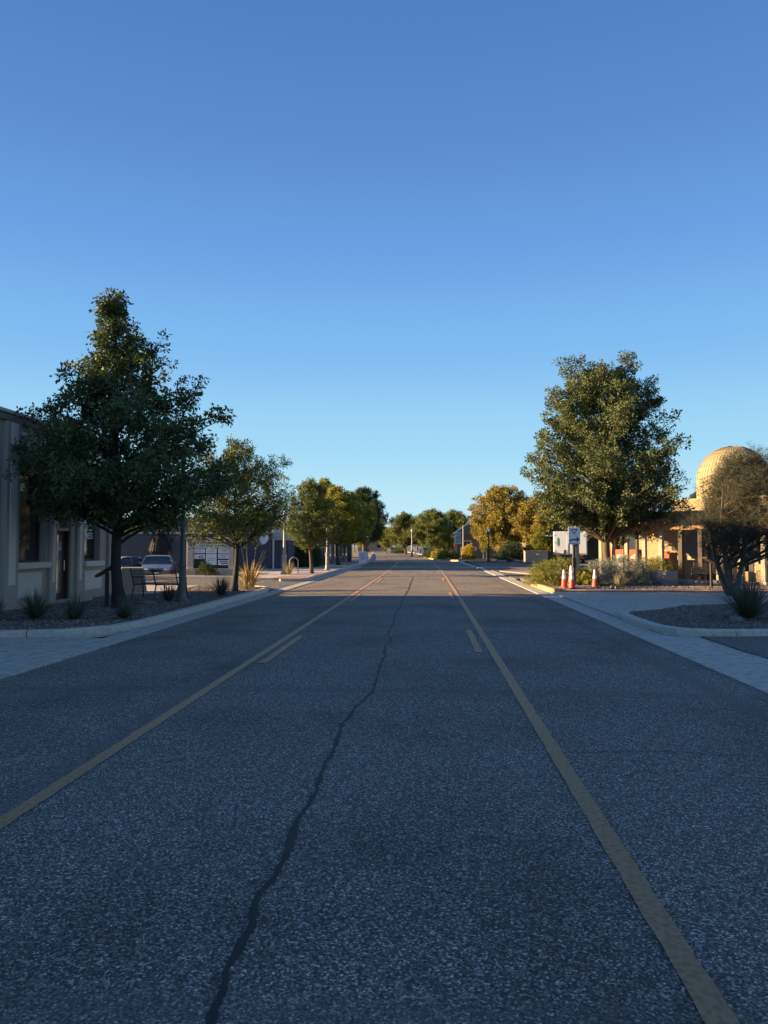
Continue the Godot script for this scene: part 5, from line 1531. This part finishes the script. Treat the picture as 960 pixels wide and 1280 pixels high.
func box_stone(called: String, label: String, at: Vector3, size: Vector3, sd: int) -> void:
	var nz := noise(1.1, FastNoiseLite.TYPE_SIMPLEX_SMOOTH, 3, sd)
	var st := begin()
	var n := 7
	for ax in 3:
		for s in [-1.0, 1.0]:
			for i in n:
				for k in n:
					var q := []
					for c in [[i, k], [i + 1, k], [i + 1, k + 1], [i, k + 1]]:
						var v := Vector3.ZERO
						v[ax] = s
						v[(ax + 1) % 3] = 2.0 * c[0] / n - 1.0
						v[(ax + 2) % 3] = 2.0 * c[1] / n - 1.0
						var d := v.lerp(v.normalized() * 1.25, 0.45)
						d *= 1.0 + 0.16 * nz.get_noise_3d(v.x * 1.4 + sd, v.y * 1.4, v.z * 1.4)
						q.append(Vector3(d.x * size.x * 0.5, (d.y + 0.9) * size.y * 0.5, d.z * size.z * 0.5))
					quad(st, q[0], q[1], q[2], q[3], (q[0] + q[2]) * 0.5 - Vector3(0, size.y * 0.45, 0))
	var o := build(called, st, M.boulder)
	o.position = at
	o.rotation.y = sd * 0.7
	tag(o, label, "rock")

# ------------------------------------------------------------------ planting
func planting() -> void:
	rng.seed = 5
	var twig := Color(0.07, 0.05, 0.035)
	oak_sprays = make_sprays([Color(0.08, 0.105, 0.038), Color(0.105, 0.128, 0.048), Color(0.058, 0.082, 0.034), Color(0.13, 0.14, 0.06)], 26, 0.11, 0.055, 0.16, 0.42, twig)
	olive_sprays = make_sprays([Color(0.145, 0.17, 0.045), Color(0.19, 0.2, 0.055), Color(0.11, 0.135, 0.04)], 24, 0.1, 0.05, 0.17, 0.42, twig)
	gold_sprays = make_sprays([Color(0.27, 0.25, 0.042), Color(0.21, 0.235, 0.044), Color(0.34, 0.27, 0.048)], 30, 0.11, 0.06, 0.18, 0.42, twig)
	rust_sprays = make_sprays([Color(0.3, 0.22, 0.05), Color(0.26, 0.23, 0.055), Color(0.19, 0.2, 0.048), Color(0.33, 0.21, 0.045)], 30, 0.11, 0.06, 0.18, 0.42, twig)
	lime_sprays = make_sprays([Color(0.19, 0.2, 0.03), Color(0.13, 0.16, 0.03), Color(0.26, 0.24, 0.035)], 34, 0.07, 0.03, 0.12, 0.34, twig)
	yellow_sprays = make_sprays([Color(0.55, 0.36, 0.02), Color(0.42, 0.3, 0.03), Color(0.3, 0.26, 0.03)], 30, 0.1, 0.05, 0.16, 0.4, twig)
	mesquite_sprays = make_sprays([Color(0.055, 0.065, 0.042), Color(0.07, 0.078, 0.05), Color(0.042, 0.05, 0.034)], 46, 0.05, 0.015, 0.13, 0.55, Color(0.06, 0.045, 0.035))
	sage_sprays = make_sprays([Color(0.24, 0.27, 0.24), Color(0.32, 0.34, 0.3), Color(0.19, 0.21, 0.18)], 40, 0.055, 0.02, 0.09, 0.32, twig)
	deep_sprays = make_sprays([Color(0.04, 0.066, 0.028), Color(0.055, 0.08, 0.032), Color(0.07, 0.09, 0.036)], 32, 0.09, 0.045, 0.16, 0.42, twig)

	# the two big live oaks
	grow_tree("oak_tree", "dark live oak with a pointed leader beside the taupe studio", "street oaks", Vector3(-7.95, 0.06, -19.0), {"seed": 3, "h": 7.95, "base": 2.35, "trunk": 0.145, "spires": [[0.95, 0.2, 6.75, 5.0, 0.7, 22], [-0.75, 0.3, 6.3, 5.0, 0.6, 14], [1.9, -0.3, 5.8, 4.6, 0.6, 12]], "lumpy": 0.6, "n": 92, "sprays": oak_sprays, "prof": [[0.0, 2.3], [0.12, 2.75], [0.35, 2.75], [0.47, 2.3], [0.56, 1.35], [0.68, 0.8], [0.83, 0.42], [0.93, 0.25], [1.0, 0.08]], "rise": 0.35, "skew": 0.14, "bias": 1.25, "gap": 0.25, "per": 3, "bark": "bark_dark", "size": 0.95, "lean": Vector3(-0.25, 0, 0), "fork": 0.62})
	grow_tree("oak_tree", "tall rounded live oak in front of the domed building porch", "street oaks", Vector3(8.5, 0.06, -36.3), {"seed": 8, "h": 10.1, "base": 2.8, "trunk": 0.2, "spires": [[-1.75, 0.4, 10.3, 7.5, 1.1, 30], [1.0, 0.35, 10.5, 7.5, 1.0, 30], [2.15, -0.3, 9.3, 7.0, 1.0, 26], [-2.65, 0.2, 8.8, 6.6, 0.9, 22]], "n": 120, "sprays": oak_sprays, "prof": [[0.0, 2.9], [0.14, 3.7], [0.36, 3.8], [0.54, 3.4], [0.73, 2.8], [0.87, 2.05], [1.0, 0.9]], "rise": 0.75, "bias": 1.05, "gap": 0.3, "per": 3, "size": 1.1, "sub": 0.9, "fork": 0.62, "shoots": 14, "lumpy": 0.22})
	grow_tree("oak_tree", "small sunlit oak between the yucca and the golden grass", "street oaks", Vector3(-6.8, 0.06, -26.3), {"seed": 12, "h": 5.1, "base": 2.0, "trunk": 0.11, "n": 62, "sprays": olive_sprays, "prof": [[0.0, 1.5], [0.15, 1.95], [0.45, 1.95], [0.7, 1.6], [0.9, 1.1], [1.0, 0.5]], "rise": 0.6, "gap": 0.24, "per": 3, "lumpy": 0.6, "skew": 0.12, "size": 0.8, "bark": "bark_dark"})
	grow_tree("oak_tree", "small round oak in front of the clipped dark hedge", "street oaks", Vector3(-6.75, 0.09, -43.0), {"seed": 14, "h": 5.3, "base": 1.75, "trunk": 0.11, "n": 60, "sprays": olive_sprays, "prof": [[0.0, 1.0], [0.2, 1.65], [0.5, 1.6], [0.75, 0.9], [0.9, 0.6], [1.0, 0.2]], "rise": 0.6, "gap": 0.25, "per": 4, "size": 0.9})
	grow_tree("oak_tree", "yellowing street tree in front of the grey sash windows", "street oaks", Vector3(-7.5, 0.09, -62.5), {"seed": 15, "h": 6.3, "base": 2.2, "trunk": 0.13, "n": 60, "sprays": gold_sprays, "prof": [[0.0, 1.3], [0.2, 2.3], [0.55, 2.3], [0.8, 1.5], [1.0, 0.5]], "rise": 0.6, "gap": 0.3, "per": 4, "size": 1.15})
	var t5 := grow_tree("street_tree", "yellow green street tree beyond the sandwich board", "street trees", Vector3(-7.9, 0.05, -76.0), {"seed": 16, "h": 6.6, "base": 2.3, "trunk": 0.14, "n": 46, "sprays": gold_sprays, "prof": [[0.0, 1.3], [0.2, 2.5], [0.55, 2.5], [0.8, 1.6], [1.0, 0.5]], "rise": 0.6, "gap": 0.4, "per": 4, "size": 1.5})
	var pale := grow_tree("pointed_tree", "pale pointed tree rising behind the street fronts", "backdrop trees", Vector3(-12.9, 0.0, -92.0), {"seed": 17, "h": 9.8, "base": 2.0, "trunk": 0.2, "n": 60, "sprays": gold_sprays, "prof": [[0.0, 1.8], [0.35, 2.2], [0.65, 1.7], [0.88, 1.0], [1.0, 0.2]], "rise": 0.9, "gap": 0.45, "per": 4, "size": 1.6, "bark": "bark_pale"})
	var big := grow_tree("shade_tree", "large dark green shade tree arching over the far pavement", "backdrop trees", Vector3(-9.6, 0.0, -112.0), {"seed": 18, "h": 10.0, "base": 2.8, "trunk": 0.3, "n": 80, "sprays": deep_sprays, "prof": [[0.0, 3.0], [0.2, 4.3], [0.5, 4.4], [0.75, 3.4], [0.92, 1.8], [1.0, 0.6]], "rise": 0.5, "gap": 0.5, "per": 4, "size": 2.0})
	grow_tree("mesquite_tree", "feathery dark mesquite with forked pale trunks by the driveway", "", Vector3(9.75, 0.06, -25.2), {"seed": 21, "h": 4.45, "base": 1.95, "trunk": 0.1, "n": 84, "sprays": mesquite_sprays, "prof": [[0.0, 1.9], [0.25, 2.3], [0.55, 2.1], [0.8, 1.5], [1.0, 0.7]], "rise": 0.75, "gap": 0.24, "per": 3, "size": 1.0, "lean": Vector3(0.9, 0, 0), "stems": 4, "splay": 0.75, "bark": "bark", "fork": 0.45, "skew": 0.4, "arch": 0.02})
	# autumn pair and far trees
	var au := grow_tree("autumn_tree", "rust and olive autumn tree behind the black street lamp", "autumn trees", Vector3(8.5, 0.05, -88.0), {"seed": 24, "h": 8.2, "base": 2.2, "trunk": 0.16, "n": 74, "sprays": rust_sprays, "prof": [[0.0, 2.4], [0.2, 4.2], [0.5, 4.2], [0.75, 3.2], [0.92, 1.9], [1.0, 0.7]], "rise": 0.7, "gap": 0.46, "per": 3, "size": 1.7, "stems": 3, "splay": 1.6, "bark": "bark_pale", "fork": 0.4})
	dup(au, Vector3(12.6, 0.05, -84.5), 2.1, "broad brown autumn tree beyond the utility cabinet", 0.85)
	var ol := grow_tree("shade_tree", "olive green round tree behind the monument sign", "backdrop trees", Vector3(0.9, 0.0, -126.0), {"seed": 25, "h": 7.4, "base": 1.8, "trunk": 0.2, "n": 76, "sprays": olive_sprays, "prof": [[0.0, 2.2], [0.2, 3.7], [0.5, 3.6], [0.75, 2.7], [0.92, 1.5], [1.0, 0.5]], "rise": 0.5, "gap": 0.45, "per": 4, "size": 1.9})
	dup(ol, Vector3(-4.6, 0.0, -152.0), 1.3, "tall olive tree behind the slim far light pole", 1.08)
	dup(ol, Vector3(4.6, 0.0, -138.0), 2.6, "olive tree between the monument sign and the flagpole", 1.05)
	for q in [[Vector3(-15.5, 0.0, -262.0), "far olive tree filling the end of the street", 1.1], [Vector3(-1.5, 0.0, -232.0), "far olive tree east of the gold trees at the bend", 1.05], [Vector3(-27.0, 0.0, -236.0), "far olive tree west of the tan house", 1.0], [Vector3(2.0, 0.0, -175.0), "far olive tree behind the monument sign row", 1.0]]:
		dup(ol, q[0], q[0].z, q[1], q[2])
	var yg := grow_tree("young_tree", "young yellow green tree before the low grey garden wall", "young street trees", Vector3(7.3, 0.0, -95.0), {"seed": 26, "h": 4.0, "base": 1.1, "trunk": 0.07, "n": 36, "sprays": lime_sprays, "prof": [[0.0, 0.8], [0.3, 1.2], [0.7, 0.9], [1.0, 0.3]], "rise": 0.6, "gap": 0.26, "per": 3, "size": 1.5})
	dup(yg, Vector3(2.4, 0.0, -109.0), 1.2, "young green tree behind the far hedge island", 1.05)
	dup(yg, Vector3(-9.0, 0.0, -165.0), 2.2, "small bright yellow green tree by the far parked car", 1.3)
	dup(yg, Vector3(11.5, 0.0, -79.0), 0.4, "light green sapling between cabinet and box truck", 0.85)
	dup(yg, Vector3(-25.0, -0.3, -64.0), 0.9, "yellow green tree behind the parked cars", 1.35)
	for q in [[Vector3(-20.0, 0.0, -205.0), "far gold tree at the west edge of the bend", 1.0], [Vector3(-10.0, 0.0, -235.0), "far gold tree closing the view at the bend", 1.1], [Vector3(-6.0, 0.0, -190.0), "far gold tree on the east kerb of the bend", 0.95], [Vector3(-15.2, 0.0, -178.0), "far gold tree before the tan house", 0.75]]:
		dup(t5, q[0], q[0].x, q[1], q[2])
	for q in [[Vector3(-17.0, 0.0, -140.0), "dark tree behind the street fronts", 0.95], [Vector3(-28.0, 0.0, -120.0), "dark tree west of the pointed pale tree", 0.75], [Vector3(24.0, 0.0, -122.0), "dark tree behind the tan store", 0.8], [Vector3(15.0, 0.0, -118.0), "dark tree behind the gabled house", 0.85], [Vector3(-22.0, 0.0, -290.0), "dark tree at the end of the street", 1.1], [Vector3(-4.0, 0.0, -280.0), "dark tree on the east end of the street", 1.1], [Vector3(8.0, 0.0, -200.0), "dark tree east of the far olive trees", 0.9], [Vector3(34.0, 0.0, -96.0), "dark tree behind the domed building", 0.8], [Vector3(-45.0, 0.0, -100.0), "dark tree behind the white flat building", 0.8]]:
		dup(big, q[0], q[0].x * 0.7, q[1], q[2])

	# shrubs
	make_bush("green_shrub", "bright yellow green mounded shrub behind the traffic cones", "", Vector3(5.35, 0.05, -31.4), Vector3(2.6, 1.15, 1.9), lime_sprays, 620, 0.8, 31)
	make_bush("sage_shrub", "silvery sage shrub in the cone bed", "", Vector3(7.95, 0.05, -32.0), Vector3(3.1, 1.2, 2.2), sage_sprays, 900, 0.9, 32)
	make_bush("green_shrub", "yellow green shrub beside the squared boulder", "", Vector3(9.9, 0.05, -33.6), Vector3(2.0, 1.15, 1.7), lime_sprays, 420, 0.8, 33)
	make_bush("dry_shrub", "dry tan shrub between the cones and the sage", "", Vector3(6.35, 0.05, -30.6), Vector3(0.9, 0.6, 0.8), gold_sprays, 120, 0.6, 34)
	make_bush("dark_shrub", "dark evergreen shrub behind the tan utility cabinet", "", Vector3(9.3, 0.05, -80.0), Vector3(4.0, 1.9, 3.0), deep_sprays, 420, 1.5, 35)
	make_bush("clipped_hedge", "clipped dark green hedge against the charcoal wall", "", Vector3(-9.6, 0.06, -57.0), Vector3(3.0, 1.9, 3.4), deep_sprays, 620, 1.1, 36)
	make_bush("yellow_shrub", "bright golden yellow shrub before the gabled house", "", Vector3(5.2, 0.0, -96.5), Vector3(1.7, 1.9, 1.6), yellow_sprays, 220, 1.2, 37)
	make_bush("low_hedge", "low golden green hedge on the kerbed far island", "hedges on the far island", Vector3(2.4, 0.06, -91.0), Vector3(2.4, 1.0, 2.6), gold_sprays, 260, 1.1, 38)
	make_bush("low_hedge", "low dark hedge at the far end of the island", "hedges on the far island", Vector3(0.5, 0.06, -103.0), Vector3(2.0, 1.0, 6.0), deep_sprays, 260, 1.3, 39)
	make_bush("low_hedge", "low gold hedge beside the island kerb", "hedges on the far island", Vector3(1.3, 0.06, -96.0), Vector3(1.6, 0.95, 3.0), gold_sprays, 220, 1.2, 40)
	make_bush("dark_shrub", "dark hedge below the far parked car", "", Vector3(-6.6, 0.0, -172.0), Vector3(3.0, 1.3, 6.0), deep_sprays, 160, 1.8, 43)
	make_bush("small_shrub", "small dark shrub at the foot of the directory sign", "", Vector3(-12.1, 0.06, -40.6), Vector3(0.9, 0.65, 0.7), deep_sprays, 100, 0.7, 41)

	# spiky desert plants
	var green_low := Color(0.045, 0.055, 0.035)
	var green_high := Color(0.12, 0.135, 0.085)
	make_spiky("yucca", "dense grey green yucca by the studio door wall", "yucca", "yuccas in the oak bed", Vector3(-8.5, 0.07, -15.9), 260, 0.72, 0.011, green_low, green_high, 0.45, 51)
	make_spiky("yucca", "wide yucca between the studio door and the kerb", "yucca", "yuccas in the oak bed", Vector3(-7.62, 0.07, -15.9), 200, 0.62, 0.011, green_low, green_high, 0.5, 52)
	make_spiky("yucca", "small dark yucca at the kerb in front of the oak trunk", "yucca", "yuccas in the oak bed", Vector3(-6.62, 0.07, -16.1), 190, 0.52, 0.01, green_low, green_high, 0.4, 53)
	make_spiky("yucca", "yucca at the studio end of the oak bed", "yucca", "yuccas in the oak bed", Vector3(-9.35, 0.07, -15.7), 200, 0.6, 0.011, green_low, green_high, 0.45, 54)
	make_spiky("yucca", "yucca growing beside the fluted light pole", "yucca", "yuccas in the oak bed", Vector3(-7.4, 0.07, -21.2), 150, 0.62, 0.011, green_low, green_high, 0.35, 55)
	make_spiky("yucca", "yucca between the light pole and the small sunlit oak", "yucca", "yuccas in the oak bed", Vector3(-6.55, 0.07, -23.6), 220, 0.74, 0.012, green_low, Color(0.15, 0.16, 0.1), 0.3, 56)
	make_spiky("ornamental_grass", "golden dry grass clump with tall seed stalks behind the small oak", "grass clump", "", Vector3(-6.75, 0.07, -28.2), 320, 1.05, 0.014, Color(0.28, 0.2, 0.06), Color(0.45, 0.34, 0.12), 0.4, 57, 7)
	make_spiky("ornamental_grass", "low golden grass tuft beside the small oak trunk", "grass clump", "", Vector3(-6.55, 0.07, -26.9), 90, 0.42, 0.01, Color(0.28, 0.2, 0.07), Color(0.42, 0.33, 0.14), 0.5, 62)
	make_spiky("ornamental_grass", "golden grass clump at the foot of the pale light pole", "grass clump", "", Vector3(-7.6, 0.09, -40.9), 140, 0.75, 0.014, Color(0.22, 0.19, 0.05), Color(0.38, 0.32, 0.1), 0.5, 58)
	make_spiky("desert_spoon", "large grey green desert spoon beside the kerb", "yucca", "", Vector3(6.95, 0.07, -16.9), 520, 1.12, 0.013, Color(0.06, 0.07, 0.045), Color(0.19, 0.2, 0.14), 0.25, 59)
	make_spiky("yucca", "pale dry yucca in front of the silvery sage", "yucca", "", Vector3(7.35, 0.06, -29.5), 220, 0.65, 0.013, Color(0.2, 0.19, 0.09), Color(0.36, 0.33, 0.17), 0.5, 60)
	make_spiky("desert_spoon", "desert spoon behind the mesquite trunks", "yucca", "", Vector3(9.2, 0.07, -19.6), 220, 0.8, 0.013, Color(0.06, 0.07, 0.045), Color(0.19, 0.2, 0.14), 0.3, 61)

func _ready() -> void:
	# camera: a hand-held phone at eye height in the turning lane
	var cam := Camera3D.new()
	cam.name = "camera"
	add_child(cam)
	cam.position = Vector3(0, 1.65, 0)
	cam.rotation = Vector3(deg_to_rad(2.615), deg_to_rad(3.349), 0)
	cam.fov = 68.5
	cam.near = 0.05
	cam.far = 4000.0
	cam.current = true
	# sky and exposure
	var env := Environment.new()
	env.background_mode = Environment.BG_SKY
	# clear morning air: the same at every compass point, paler towards the horizon (height in degrees, colour)
	var air := [[-90.0, Color(0.1, 0.085, 0.07)], [-6.0, Color(0.16, 0.14, 0.12)], [-0.5, Color(0.64, 0.86, 0.94)], [3.0, Color(0.53, 0.82, 0.94)], [7.5, Color(0.37, 0.7, 0.93)], [15.0, Color(0.215, 0.495, 0.88)], [22.0, Color(0.145, 0.355, 0.76)], [29.0, Color(0.108, 0.263, 0.6)], [37.0, Color(0.083, 0.215, 0.535)], [60.0, Color(0.075, 0.175, 0.43)], [90.0, Color(0.076, 0.163, 0.395)]]
	var dome := Image.create(8, 720, false, Image.FORMAT_RGBF)
	for row in 720:
		var up := 90.0 - (row + 0.5) * 0.25
		for i in air.size() - 1:
			if up >= air[i][0] and up <= air[i + 1][0]:
				var c: Color = air[i][1].lerp(air[i + 1][1], smoothstep(0.0, 1.0, (up - air[i][0]) / (air[i + 1][0] - air[i][0])) * 0.3 + 0.7 * (up - air[i][0]) / (air[i + 1][0] - air[i][0]))
				for col in 8:
					dome.set_pixel(col, row, c)
	var sky_mat := PanoramaSkyMaterial.new()
	sky_mat.panorama = ImageTexture.create_from_image(dome)
	sky_mat.energy_multiplier = 1.0 / 4.0
	var sky := Sky.new()
	sky.sky_material = sky_mat
	env.sky = sky
	env.tonemap_mode = Environment.TONE_MAPPER_LINEAR
	env.tonemap_exposure = 4.0
	env.sdfgi_enabled = true
	env.ssao_enabled = true
	env.ssil_enabled = true
	var we := WorldEnvironment.new()
	we.name = "world_environment"
	we.environment = env
	add_child(we)
	# low morning sun square across the street from the west side
	var sun := DirectionalLight3D.new()
	sun.name = "sun"
	add_child(sun)
	var elev := deg_to_rad(11.0)
	sun.look_at_from_position(Vector3.ZERO, Vector3(cos(elev), -sin(elev), 0.0), Vector3.UP)
	sun.light_energy = 1.6
	sun.light_color = Color(1.0, 0.855, 0.65)
	sun.light_angular_distance = 0.5
	sun.shadow_enabled = true
	sun.sky_mode = DirectionalLight3D.SKY_MODE_LIGHT_ONLY

	make_materials()
	make_ground()
	stucco_studio()
	charcoal_building()
	street_fronts()
	far_east_buildings()
	planting()
	domed_building()
	small_things()
